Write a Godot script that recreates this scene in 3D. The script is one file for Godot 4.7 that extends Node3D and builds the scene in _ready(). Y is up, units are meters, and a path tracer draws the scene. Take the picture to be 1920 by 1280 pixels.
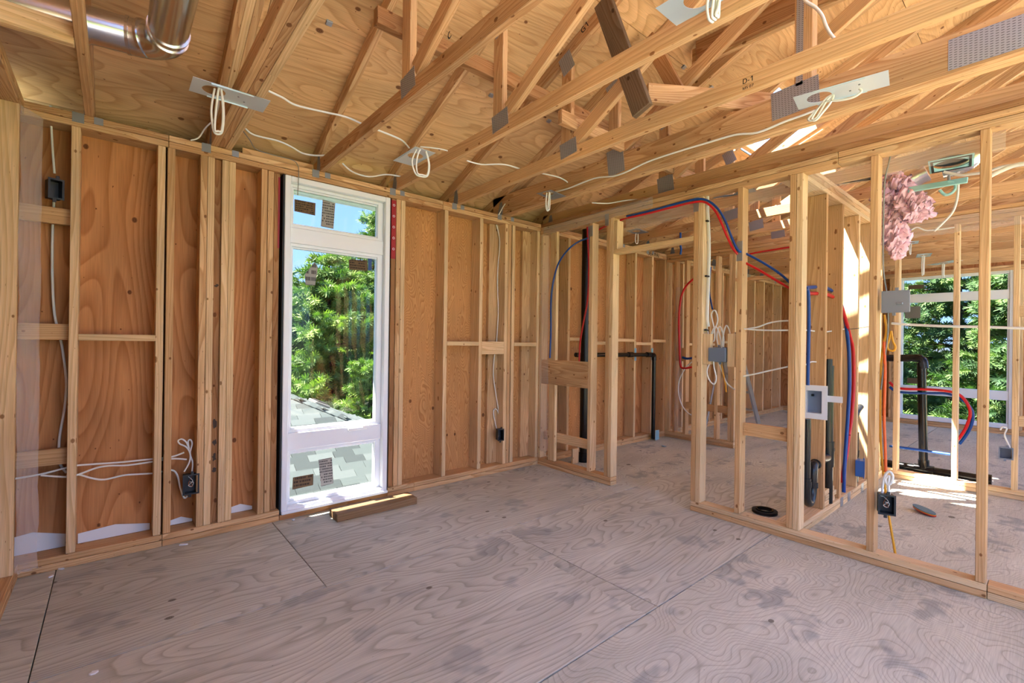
extends Node3D
# Upper floor of a house under renovation: bare stud walls, roof trusses, plywood sheathing and rough-in services.
# x runs along the window wall, y is up, z comes from the window wall towards the camera. Metres.

var M := {}
var taken := {}
var rng := RandomNumberGenerator.new()

const WALL_Z := -3.55      # room face of the exterior window wall
const SHEATH_Z := -3.69    # inner face of its plywood sheathing
const PART_X := 3.396      # room face of the near partition
const PART2_X := 5.82      # room face of the second partition
const FAR_X := 10.10       # room face of the far exterior wall
const BACK_Z := 2.60       # exterior wall behind the camera
const PITCH := 0.417
const TOP := 2.52          # top of the wall plates


func _ready() -> void:
	rng.seed = 20240611
	setup_view()
	make_materials()
	build_floor()
	build_roof()
	build_window_wall()
	build_left_wall()
	build_near_partition()
	build_second_partition()
	build_plumbing_wall()
	build_outer_walls()
	build_trusses()
	build_outdoors()
	build_services()


func setup_view() -> void:
	var cam := Camera3D.new()
	cam.name = "camera"
	cam.fov = 72.36
	cam.near = 0.05
	cam.far = 400.0
	cam.transform = Transform3D(Basis(Vector3.UP, deg_to_rad(-40.4155)) * Basis(Vector3.RIGHT, deg_to_rad(0.047)) * Basis(Vector3.BACK, deg_to_rad(0.75)), Vector3(0, 1.28, 0))
	add_child(cam)
	cam.current = true

	var env := Environment.new()
	env.background_mode = Environment.BG_SKY
	var sky := Sky.new()
	var sm := ProceduralSkyMaterial.new()
	sm.sky_top_color = Color(0.38, 0.57, 0.88)
	sm.sky_horizon_color = Color(0.60, 0.75, 0.93)
	sm.sky_curve = 0.22
	sm.ground_bottom_color = Color(0.42, 0.42, 0.38)
	sm.ground_horizon_color = Color(0.62, 0.66, 0.66)
	sm.sun_angle_max = 12.0
	sky.sky_material = sm
	env.sky = sky
	env.background_energy_multiplier = 0.72
	env.tonemap_mode = Environment.TONE_MAPPER_LINEAR
	env.tonemap_exposure = EXPOSURE
	env.sdfgi_enabled = true
	env.ssao_enabled = true
	env.ssil_enabled = true
	var we := WorldEnvironment.new()
	we.name = "environment"
	we.environment = env
	add_child(we)

	var sun := DirectionalLight3D.new()
	sun.name = "sun"
	sun.light_color = Color(1.0, 0.975, 0.94)
	sun.light_energy = SUN_ENERGY
	sun.light_angular_distance = 0.53
	sun.shadow_enabled = true
	add_child(sun)
	sun.look_at_from_position(Vector3.ZERO, SUN_WAY, Vector3.UP)

const EXPOSURE := 9.4
const SUN_ENERGY := 3.3
const SUN_WAY := Vector3(0.27, -1.0, 0.35)   # the way the sunlight travels


# ---------------------------------------------------------------- names and nodes

func numbered(called: String) -> String:
	var n: int = taken.get(called, 0)
	taken[called] = n + 1
	return called if n == 0 else "%s_%03d" % [called, n]


func tag(o: Node3D, label: String, category: String, group := "") -> Node3D:
	o.set_meta("label", label)
	if category:
		o.set_meta("category", category)
	if group:
		o.set_meta("group", group)
	return o


func thing(called: String, label: String, category: String, at := Vector3.ZERO, group := "") -> Node3D:
	var o := Node3D.new()
	o.name = numbered(called)
	add_child(o)
	o.position = at
	return tag(o, label, category, group)


func setting(called: String, label := "") -> Node3D:
	var o := Node3D.new()
	o.name = called
	add_child(o)
	o.set_meta("kind", "structure")
	if label:
		o.set_meta("label", label)
	return o


func put(mesh: Mesh, called: String, mat: Material, parent: Node3D, at := Vector3.ZERO) -> MeshInstance3D:
	var o := MeshInstance3D.new()
	o.name = called
	o.mesh = mesh
	o.material_override = mat
	parent.add_child(o, true)
	o.position = at
	return o


# ---------------------------------------------------------------- shapes

# A box with eased edges; the grain (u) runs along its longest side, one texture repeat is 5 m by 0.28 m.
func plank_mesh(size: Vector3, bevel := 0.0025, tex := Vector2(5.0, 0.28), along := -1) -> ArrayMesh:
	var st := SurfaceTool.new()
	st.begin(Mesh.PRIMITIVE_TRIANGLES)
	plank_into(st, Transform3D(), size, bevel, tex, along)
	return st.commit()


func plank_into(st: SurfaceTool, t: Transform3D, size: Vector3, bevel := 0.0025, tex := Vector2(5.0, 0.28), along := -1) -> void:
	var h := size / 2.0
	var b := minf(bevel, minf(h.x, minf(h.y, h.z)) * 0.45)
	var long: int = along if along >= 0 else size.max_axis_index()
	var off_u := rng.randf() * maxf(0.0, 1.0 - size[long] / tex.x)
	var flip := 1.0 if rng.randf() < 0.5 else -1.0
	var n := [Vector3.RIGHT, Vector3.UP, Vector3.BACK]
	var off_v := [rng.randf(), rng.randf(), rng.randf(), rng.randf(), rng.randf(), rng.randf()]
	var uv := func(p: Vector3, axis: int, side: int) -> Vector2:
		var others := [0, 1, 2]
		others.erase(axis)
		var ua: int = long if long != axis else others[0]
		var va: int = others[0] if others[1] == ua else others[1]
		return Vector2((p[ua] * flip + h[ua]) / tex.x + off_u, (p[va] + h[va]) / tex.y + off_v[axis * 2 + side] * maxf(0.0, 1.0 - size[va] / tex.y))
	for axis in 3:
		var a1 := (axis + 1) % 3
		var a2 := (axis + 2) % 3
		for side in 2:
			var s := 1.0 if side == 1 else -1.0
			var c := []
			for k in [[-1, -1], [1, -1], [1, 1], [-1, 1]]:
				var p := Vector3()
				p[axis] = s * h[axis]
				p[a1] = k[0] * (h[a1] - b)
				p[a2] = k[1] * (h[a2] - b)
				c.append(p)
			if s > 0.0:
				c.reverse()
			quad(st, t, c, n[axis] * s, c.map(func(p): return uv.call(p, axis, side)))
	if b <= 0.0:
		return
	for axis in 3:
		var a1 := (axis + 1) % 3
		var a2 := (axis + 2) % 3
		for k in [[-1, -1], [1, -1], [1, 1], [-1, 1]]:
			var p := Vector3()
			var q := Vector3()
			p[a1] = k[0] * h[a1]
			p[a2] = k[1] * (h[a2] - b)
			q[a1] = k[0] * (h[a1] - b)
			q[a2] = k[1] * h[a2]
			var c := [p, p, q, q]
			for m in 4:
				c[m][axis] = (h[axis] - b) * (1.0 if m in [1, 2] else -1.0)
			var nn: Vector3 = (n[a1] * k[0] + n[a2] * k[1]).normalized()
			if k[0] * k[1] < 0:
				c.reverse()
			quad(st, t, c, nn, c.map(func(v): return uv.call(v, a1, 0)))
	for sx in [-1, 1]:
		for sy in [-1, 1]:
			for sz in [-1, 1]:
				var s3 := Vector3(sx, sy, sz)
				var c := [Vector3(h.x, h.y - b, h.z - b) * s3, Vector3(h.x - b, h.y, h.z - b) * s3, Vector3(h.x - b, h.y - b, h.z) * s3]
				if sx * sy * sz > 0:
					c.reverse()
				for p: Vector3 in c:
					st.set_normal((t.basis * s3).normalized())
					st.set_uv(uv.call(p, 0, 0))
					st.add_vertex(t * p)


func quad(st: SurfaceTool, t: Transform3D, c: Array, normal: Vector3, uvs: Array) -> void:
	for k in [0, 1, 2, 0, 2, 3]:
		st.set_normal((t.basis * normal).normalized())
		st.set_uv(uvs[k])
		st.add_vertex(t * c[k])


# A board between two corners of its box.
func board(called: String, lo: Vector3, hi: Vector3, mat: Material, parent: Node3D, bevel := 0.0025, tex := Vector2(5.0, 0.28), along := -1) -> MeshInstance3D:
	var a := Vector3(minf(lo.x, hi.x), minf(lo.y, hi.y), minf(lo.z, hi.z))
	var b := Vector3(maxf(lo.x, hi.x), maxf(lo.y, hi.y), maxf(lo.z, hi.z))
	return put(plank_mesh(b - a, bevel, tex, along), called, mat, parent, (a + b) / 2.0)


# A stick of lumber from a to b: wide across `face`, thin across the other way.
func stick(called: String, a: Vector3, b: Vector3, thick: float, deep: float, deep_way: Vector3, mat: Material, parent: Node3D) -> MeshInstance3D:
	var along := (b - a).normalized()
	var side := along.cross(deep_way).normalized()
	var up := side.cross(along).normalized()
	var o := put(plank_mesh(Vector3(a.distance_to(b), deep, thick)), called, mat, parent)
	o.transform = Transform3D(Basis(along, up, side), (a + b) / 2.0)
	return o


# A smooth path through the points.
func smooth(points: Array, steps := 6) -> PackedVector3Array:
	var out := PackedVector3Array()
	for i in points.size() - 1:
		var p0: Vector3 = points[maxi(i - 1, 0)]
		var p1: Vector3 = points[i]
		var p2: Vector3 = points[i + 1]
		var p3: Vector3 = points[mini(i + 2, points.size() - 1)]
		for k in steps:
			out.append(p1.cubic_interpolate(p2, p0, p3, float(k) / steps))
	out.append(points[-1])
	return out


func tube_into(st: SurfaceTool, path: PackedVector3Array, radius: float, sides := 8, flat := 1.0, closed_ends := true, radii := PackedFloat32Array()) -> void:
	var n := path.size()
	var up := Vector3.UP
	var first := (path[1] - path[0]).normalized()
	if absf(first.dot(up)) > 0.9:
		up = Vector3.RIGHT
	var side := first.cross(up).normalized()
	var rings := []
	var normals := []
	var length := 0.0
	var at := PackedFloat32Array()
	for i in n:
		var d := (path[mini(i + 1, n - 1)] - path[maxi(i - 1, 0)]).normalized()
		side = (side - d * side.dot(d)).normalized()
		var other := d.cross(side).normalized()
		var r := radius if radii.is_empty() else radii[i]
		var ring := PackedVector3Array()
		var nr := PackedVector3Array()
		for k in sides + 1:
			var a := TAU * k / sides
			ring.append(path[i] + (side * cos(a) + other * sin(a) * flat) * r)
			nr.append((side * cos(a) + other * sin(a) / flat).normalized())
		rings.append(ring)
		normals.append(nr)
		if i > 0:
			length += path[i].distance_to(path[i - 1])
		at.append(length)
	for i in n - 1:
		for k in sides:
			for c in [[i, k], [i + 1, k + 1], [i, k + 1], [i, k], [i + 1, k], [i + 1, k + 1]]:
				st.set_normal(normals[c[0]][c[1]])
				st.set_uv(Vector2(at[c[0]], float(c[1]) / sides))
				st.add_vertex(rings[c[0]][c[1]])
	if closed_ends:
		for e in [0, n - 1]:
			var d := (path[1] - path[0]).normalized() * -1.0 if e == 0 else (path[n - 1] - path[n - 2]).normalized()
			for k in sides:
				for p in ([path[e], rings[e][k], rings[e][k + 1]] if e == 0 else [path[e], rings[e][k + 1], rings[e][k]]):
					st.set_normal(d)
					st.set_uv(Vector2.ZERO)
					st.add_vertex(p)


func tube(called: String, points: Array, radius: float, mat: Material, parent: Node3D, sides := 8, flat := 1.0, steps := 6) -> MeshInstance3D:
	var st := SurfaceTool.new()
	st.begin(Mesh.PRIMITIVE_TRIANGLES)
	tube_into(st, smooth(points, steps) if steps > 1 else PackedVector3Array(points), radius, sides, flat)
	return put(st.commit(), called, mat, parent)


# A flat polygon given in its own plane (x, y), pushed back by its thickness; holes are cut out.
func slab_mesh(outline: PackedVector2Array, holes: Array, thick: float) -> ArrayMesh:
	var st := SurfaceTool.new()
	st.begin(Mesh.PRIMITIVE_TRIANGLES)
	var whole := outline
	for hole: PackedVector2Array in holes:   # a bridge to each hole makes one simple polygon
		var best := [0, 0, INF]
		for i in whole.size():
			for j in hole.size():
				var d := whole[i].distance_to(hole[j])
				if d < best[2]:
					best = [i, j, d]
		var joined := PackedVector2Array()
		for i in best[0] + 1:
			joined.append(whole[i])
		for j in hole.size() + 1:
			joined.append(hole[(best[1] - j + 2 * hole.size()) % hole.size()])
		for i in range(best[0], whole.size()):
			joined.append(whole[i])
		whole = joined
	var tri := Geometry2D.triangulate_polygon(whole)
	for f in tri.size() / 3:
		var a := whole[tri[f * 3]]
		var b := whole[tri[f * 3 + 1]]
		var c := whole[tri[f * 3 + 2]]
		if (b - a).cross(c - a) > 0.0:
			var s := b
			b = c
			c = s
		for p: Vector2 in [a, b, c]:
			st.set_normal(Vector3.BACK)
			st.set_uv(p)
			st.add_vertex(Vector3(p.x, p.y, thick / 2))
		for p: Vector2 in [a, c, b]:
			st.set_normal(Vector3.FORWARD)
			st.set_uv(p)
			st.add_vertex(Vector3(p.x, p.y, -thick / 2))
	for ring: PackedVector2Array in [outline] + holes:
		if ring != outline:
			ring = ring.duplicate()
			ring.reverse()
		for i in ring.size():
			var a := ring[i]
			var b := ring[(i + 1) % ring.size()]
			var nn := Vector3((b - a).y, -(b - a).x, 0).normalized()
			for p in [Vector3(a.x, a.y, thick / 2), Vector3(b.x, b.y, thick / 2), Vector3(b.x, b.y, -thick / 2), Vector3(a.x, a.y, thick / 2), Vector3(b.x, b.y, -thick / 2), Vector3(a.x, a.y, -thick / 2)]:
				st.set_normal(nn)
				st.set_uv(Vector2(p.x, p.y))
				st.add_vertex(p)
	return st.commit()


func circle(r: float, n := 24, at := Vector2.ZERO, squash := 1.0) -> PackedVector2Array:
	var out := PackedVector2Array()
	for k in n:
		out.append(at + Vector2(cos(TAU * k / n) * r, sin(TAU * k / n) * r * squash))
	return out


func rect(w: float, h: float, at := Vector2.ZERO) -> PackedVector2Array:
	return PackedVector2Array([at + Vector2(-w / 2, -h / 2), at + Vector2(w / 2, -h / 2), at + Vector2(w / 2, h / 2), at + Vector2(-w / 2, h / 2)])


# ---------------------------------------------------------------- materials

func plain(color: Color, rough := 0.6, metal := 0.0) -> StandardMaterial3D:
	var m := StandardMaterial3D.new()
	m.albedo_color = color
	m.roughness = rough
	m.metallic = metal
	return m


func wood(texture: Texture2D, tint: Color, rough := 0.75) -> StandardMaterial3D:
	var m := plain(tint, rough)
	m.albedo_texture = texture
	m.metallic_specular = 0.3
	return m


# Cut timber: growth rings as bands of a warped field, fibres, knots that push the rings aside, specks of sap and nail holes.
func grain(w: int, h: int, metres: Vector2, s: int, base: Color, line: Color, knot: Color, rings: float, warp: float, warp_scale: Vector2, sharp: float, knots: int, knot_size: Vector2, specks: int, blot := 0.12, stain := Color.BLACK, stain_share := 0.0) -> ImageTexture:
	var r := RandomNumberGenerator.new()
	r.seed = s
	var wide := FastNoiseLite.new()
	wide.seed = s
	wide.noise_type = FastNoiseLite.TYPE_SIMPLEX_SMOOTH
	wide.frequency = 1.0
	wide.fractal_octaves = 2
	var fibre := FastNoiseLite.new()
	fibre.seed = s + 1
	fibre.noise_type = FastNoiseLite.TYPE_VALUE
	fibre.frequency = 1.0
	fibre.fractal_type = FastNoiseLite.FRACTAL_NONE
	var push := PackedFloat32Array()
	var core := PackedFloat32Array()
	push.resize(w * h)
	core.resize(w * h)
	var px := w / metres.x
	var py := h / metres.y
	for k in knots:
		var at := Vector2(r.randf() * metres.x, r.randf() * metres.y)
		var size := r.randf_range(knot_size.x, knot_size.y)
		var reach := size * 4.0
		for y in range(maxi(0, int((at.y - reach) * py)), mini(h, int((at.y + reach) * py) + 1)):
			for x in range(maxi(0, int((at.x - reach * 1.6) * px)), mini(w, int((at.x + reach * 1.6) * px) + 1)):
				var d := Vector2((x / px - at.x) / 1.5, y / py - at.y)
				var l := d.length() / size
				var i := y * w + x
				push[i] += signf(d.y) * 0.9 * size * exp(-l * l * 0.35)
				if l < 1.3:
					core[i] = maxf(core[i], clampf((1.15 - l) * 4.0, 0.0, 1.0) * (0.75 + 0.25 * sin(l * 14.0)))
	for k in specks:
		var x := r.randi_range(1, w - 3)
		var y := r.randi_range(1, h - 3)
		for dy in r.randi_range(1, 2):
			for dx in r.randi_range(1, 4):
				if x + dx < w:
					core[(y + dy) * w + x + dx] = r.randf_range(0.5, 1.0)
	var bytes := PackedByteArray()
	bytes.resize(w * h * 3)
	var o := 0
	for y in h:
		var vm := y / py
		for x in w:
			var um := x / px
			var i := y * w + x
			var field := wide.get_noise_2d(um * warp_scale.x, vm * warp_scale.y)
			var band := (vm + push[i]) * rings + field * warp
			var f := band - floorf(band)
			var t := pow(f, sharp)
			if f > 0.92:
				t *= (1.0 - f) / 0.08
			var fine := fibre.get_noise_2d(um * 14.0, vm * 420.0)
			var big := wide.get_noise_2d(um * 0.9 + 71.0, vm * 2.3 - 33.0)
			var tone := 1.0 + fine * 0.05 + big * blot
			var c := core[i]
			var cr := lerpf(lerpf(base.r, line.r, t), knot.r, c) * tone
			var cg := lerpf(lerpf(base.g, line.g, t), knot.g, c) * tone
			var cb := lerpf(lerpf(base.b, line.b, t), knot.b, c) * tone
			if stain_share > 0.0:
				var g := wide.get_noise_2d(um * 1.3 - 20.0, vm * 3.1 + 9.0) + 0.5 * wide.get_noise_2d(um * 7.0, vm * 9.0 + 50.0)
				g = clampf((g - 0.42) * 3.0, 0.0, 1.0) * stain_share
				cr = lerpf(cr, stain.r, g)
				cg = lerpf(cg, stain.g, g)
				cb = lerpf(cb, stain.b, g)
			bytes[o] = int(clampf(cr, 0.0, 1.0) * 255.0)
			bytes[o + 1] = int(clampf(cg, 0.0, 1.0) * 255.0)
			bytes[o + 2] = int(clampf(cb, 0.0, 1.0) * 255.0)
			o += 3
	return ImageTexture.create_from_image(Image.create_from_data(w, h, false, Image.FORMAT_RGB8, bytes))


func make_materials() -> void:
	var spruce_a := grain(2048, 256, Vector2(5.0, 0.28), 11, Color(0.87, 0.745, 0.58), Color(0.78, 0.63, 0.45), Color(0.50, 0.33, 0.19), 55.0, 3.0, Vector2(0.35, 5.0), 1.6, 26, Vector2(0.004, 0.009), 120, 0.09)
	var spruce_b := grain(2048, 256, Vector2(5.0, 0.28), 12, Color(0.83, 0.685, 0.51), Color(0.70, 0.525, 0.35), Color(0.42, 0.26, 0.14), 42.0, 5.0, Vector2(0.5, 6.0), 1.4, 30, Vector2(0.004, 0.010), 200, 0.12)
	var fir_wall := grain(1024, 512, Vector2(2.44, 1.22), 21, Color(0.76, 0.53, 0.34), Color(0.64, 0.41, 0.24), Color(0.33, 0.18, 0.10), 9.0, 5.5, Vector2(0.55, 2.6), 2.2, 11, Vector2(0.006, 0.014), 90, 0.12)
	var fir_wall_b := grain(1024, 512, Vector2(2.44, 1.22), 22, Color(0.79, 0.58, 0.37), Color(0.67, 0.45, 0.26), Color(0.34, 0.19, 0.10), 22.0, 13.0, Vector2(1.3, 5.0), 1.7, 7, Vector2(0.006, 0.012), 70, 0.09)
	var fir_roof := grain(1024, 512, Vector2(2.44, 1.22), 23, Color(0.84, 0.68, 0.49), Color(0.74, 0.565, 0.375), Color(0.36, 0.21, 0.12), 9.0, 5.0, Vector2(0.7, 2.6), 2.4, 14, Vector2(0.005, 0.014), 110, 0.11)
	var fir_floor := grain(2048, 1024, Vector2(2.44, 1.22), 24, Color(0.765, 0.755, 0.70), Color(0.62, 0.60, 0.54), Color(0.38, 0.35, 0.30), 17.0, 5.0, Vector2(0.8, 3.0), 3.5, 3, Vector2(0.008, 0.016), 150, 0.08, Color(0.47, 0.48, 0.48), 0.32)
	var fir_floor_b := grain(2048, 1024, Vector2(2.44, 1.22), 25, Color(0.765, 0.755, 0.695), Color(0.60, 0.575, 0.51), Color(0.38, 0.35, 0.30), 4.0, 9.5, Vector2(1.5, 2.3), 6.0, 4, Vector2(0.008, 0.018), 150, 0.08, Color(0.43, 0.45, 0.46), 0.38)
	M.stud = wood(spruce_a, Color(1, 1, 1))
	M.stud_b = wood(spruce_b, Color(1, 1, 1))
	M.stud_pale = wood(spruce_a, Color(1.0, 1.0, 0.98))
	M.stud_tan = wood(spruce_a, Color(0.92, 0.86, 0.80))
	M.stud_brown = wood(spruce_b, Color(0.80, 0.72, 0.66))
	M.chord = wood(spruce_a, Color(0.96, 0.91, 0.86))
	M.chord_b = wood(spruce_b, Color(0.93, 0.90, 0.88))
	M.weathered = wood(spruce_b, Color(0.52, 0.53, 0.58))
	M.plank = wood(spruce_a, Color(0.62, 0.58, 0.55))
	M.wall_ply = wood(fir_wall, Color(1, 1, 1))
	M.wall_ply_b = wood(fir_wall_b, Color(1, 1, 1))
	M.roof_ply = wood(fir_roof, Color(1, 1, 1))
	M.floor_ply = wood(fir_floor, Color(1, 1, 1), 0.8)
	M.floor_swirl = wood(fir_floor_b, Color(1, 1, 1), 0.8)
	M.white_vinyl = plain(Color(0.93, 0.94, 0.95), 0.35)
	M.glass = plain(Color(0.05, 0.06, 0.06, 0.45), 0.02)
	M.glass.metallic_specular = 0.25
	M.glass.transparency = BaseMaterial3D.TRANSPARENCY_ALPHA
	M.membrane = plain(Color(0.05, 0.06, 0.08), 0.6)
	M.red_tape = plain(Color(0.62, 0.06, 0.08), 0.5)
	M.galv = plain(Color(0.66, 0.68, 0.70), 0.42, 0.85)
	M.galv_dull = plain(Color(0.55, 0.56, 0.58), 0.6, 0.5)
	M.duct = plain(Color(0.80, 0.81, 0.83), 0.22, 1.0)
	M.cable = plain(Color(0.90, 0.89, 0.86), 0.45)
	M.black_wire = plain(Color(0.07, 0.07, 0.07), 0.5)
	M.abs = plain(Color(0.025, 0.026, 0.03), 0.25)
	M.pex_red = plain(Color(0.78, 0.06, 0.09), 0.35)
	M.pex_blue = plain(Color(0.04, 0.26, 0.56), 0.35)
	M.yellow = plain(Color(0.86, 0.60, 0.10), 0.45)
	M.orange = plain(Color(0.86, 0.36, 0.12), 0.45)
	M.box_black = plain(Color(0.06, 0.08, 0.11), 0.4)
	M.box_grey = plain(Color(0.42, 0.46, 0.52), 0.5)
	M.box_blue = plain(Color(0.18, 0.38, 0.66), 0.45)
	M.box_white = plain(Color(0.90, 0.91, 0.93), 0.4)
	M.plate_white = plain(Color(0.80, 0.86, 0.90), 0.35, 0.4)
	M.film = plain(Color(0.88, 0.86, 0.86, 0.24), 0.2)
	M.film.transparency = BaseMaterial3D.TRANSPARENCY_ALPHA
	M.ink = plain(Color(0.10, 0.08, 0.07), 0.8)
	M.char = plain(Color(0.27, 0.22, 0.18), 0.85)
	M.paper = plain(Color(0.36, 0.30, 0.22), 0.8)
	M.paper_grey = plain(Color(0.50, 0.48, 0.44), 0.8)
	M.pink = plain(Color(0.99, 0.80, 0.86), 0.95)
	M.pink.rim_enabled = true
	M.pink.rim = 0.5
	M.foil = plain(Color(0.86, 0.84, 0.83), 0.25, 1.0)
	M.mint = plain(Color(0.66, 0.86, 0.84), 0.45)
	M.alu = plain(Color(0.78, 0.80, 0.82), 0.35, 0.9)
	M.rubber = plain(Color(0.05, 0.05, 0.055), 0.55)
	M.tyvek = plain(Color(0.88, 0.89, 0.90), 0.6)
	M.dark_plastic = plain(Color(0.04, 0.04, 0.045), 0.8)
	M.copper = plain(Color(0.72, 0.45, 0.28), 0.3, 0.9)
	M.wire_grey = plain(Color(0.50, 0.49, 0.46), 0.5)
	M.box_grey_light = plain(Color(0.48, 0.53, 0.62), 0.5)
	M.abs_grey = plain(Color(0.11, 0.12, 0.13), 0.25)
	M.guard_blue = plain(Color(0.55, 0.74, 0.82), 0.4, 0.2)
	M.film_blue = plain(Color(0.10, 0.28, 0.50), 0.4)
	M.pad_teal = plain(Color(0.36, 0.46, 0.48), 0.7)
	M.siding = plain(Color(0.80, 0.80, 0.78), 0.7)
	M.felt = plain(Color(0.16, 0.16, 0.17), 0.9)
	M.clear_glass = plain(Color(0.9, 0.95, 0.95, 0.06), 0.0)
	M.clear_glass.transparency = BaseMaterial3D.TRANSPARENCY_ALPHA
	M.lawn = plain(Color(0.30, 0.38, 0.16), 0.95)
	M.concrete = plain(Color(0.70, 0.68, 0.64), 0.9)
	M.bark = plain(Color(0.26, 0.20, 0.15), 0.9)
	M.needles = plain(Color(1, 1, 1), 0.7)
	M.needles.vertex_color_use_as_albedo = true
	M.needles.backlight_enabled = true
	M.needles.backlight = Color(0.6, 0.7, 0.35)
	M.shingle = plain(Color(0.29, 0.325, 0.31), 0.95)
	M.shingle_b = plain(Color(0.215, 0.245, 0.235), 0.95)
	M.shingle_c = plain(Color(0.335, 0.365, 0.35), 0.95)
	M.vent = plain(Color(0.42, 0.42, 0.40), 0.6)
	M.nail_plate = plain(Color(1, 1, 1), 0.55, 0.55)
	M.nail_plate.albedo_texture = punched()


# Steel truss plate: rows of punched slots.
func punched() -> ImageTexture:
	var im := Image.create(96, 96, false, Image.FORMAT_RGB8)
	im.fill(Color(0.64, 0.64, 0.66))
	var n := 0
	for x in range(3, 96, 12):
		for y in range(2 + 4 * (n % 2), 96, 8):
			im.fill_rect(Rect2i(x, y, 7, 3), Color(0.42, 0.41, 0.42))
			im.fill_rect(Rect2i(x, y + 3, 7, 1), Color(0.76, 0.76, 0.78))
		n += 1
	return ImageTexture.create_from_image(im)


# ---------------------------------------------------------------- floor and roof

func build_floor() -> void:
	var f := setting("floor", "grey weathered plywood subfloor laid in staggered sheets")
	var rows := [
		[-3.69, -2.45, [-0.51, -0.23, 0.85, 3.29, 5.73, 8.17, 10.24]],
		[-2.45, -1.26, [-0.51, 2.03, 4.47, 6.91, 9.35, 10.24]],
		[-1.26, -0.04, [-0.51, 0.81, 3.25, 5.69, 8.13, 10.24]],
		[-0.04, 1.18, [-0.51, 1.93, 4.37, 6.81, 9.25, 10.24]],
		[1.18, 2.74, [-0.51, 0.81, 3.25, 5.69, 8.13, 10.24]],
	]
	for r in rows:
		var xs: Array = r[2]
		for i in xs.size() - 1:
			board("floor_panel", Vector3(xs[i] + 0.0022, -0.019, r[0] + 0.0032), Vector3(xs[i + 1] - 0.0022, 0.0, r[1] - 0.0032), M.floor_swirl if xs[i] > 3.0 or (xs[i] > 0.5 and r[0] > -1.5) else M.floor_ply, f, 0.0012, Vector2(2.44, 1.3), 0)
	board("floor_deck", Vector3(-0.51, -0.26, -3.69), Vector3(10.24, -0.022, 2.74), M.felt, f, 0.0)


func roof_y(z: float) -> float:
	return 2.767 + PITCH * (z + 3.55)


const SKYLIGHTS := [[4.25, 5.70, -2.20, -1.62], [-0.1, 3.2, -0.50, 1.40], [6.6, 9.4, 0.1, 1.3]]

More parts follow.
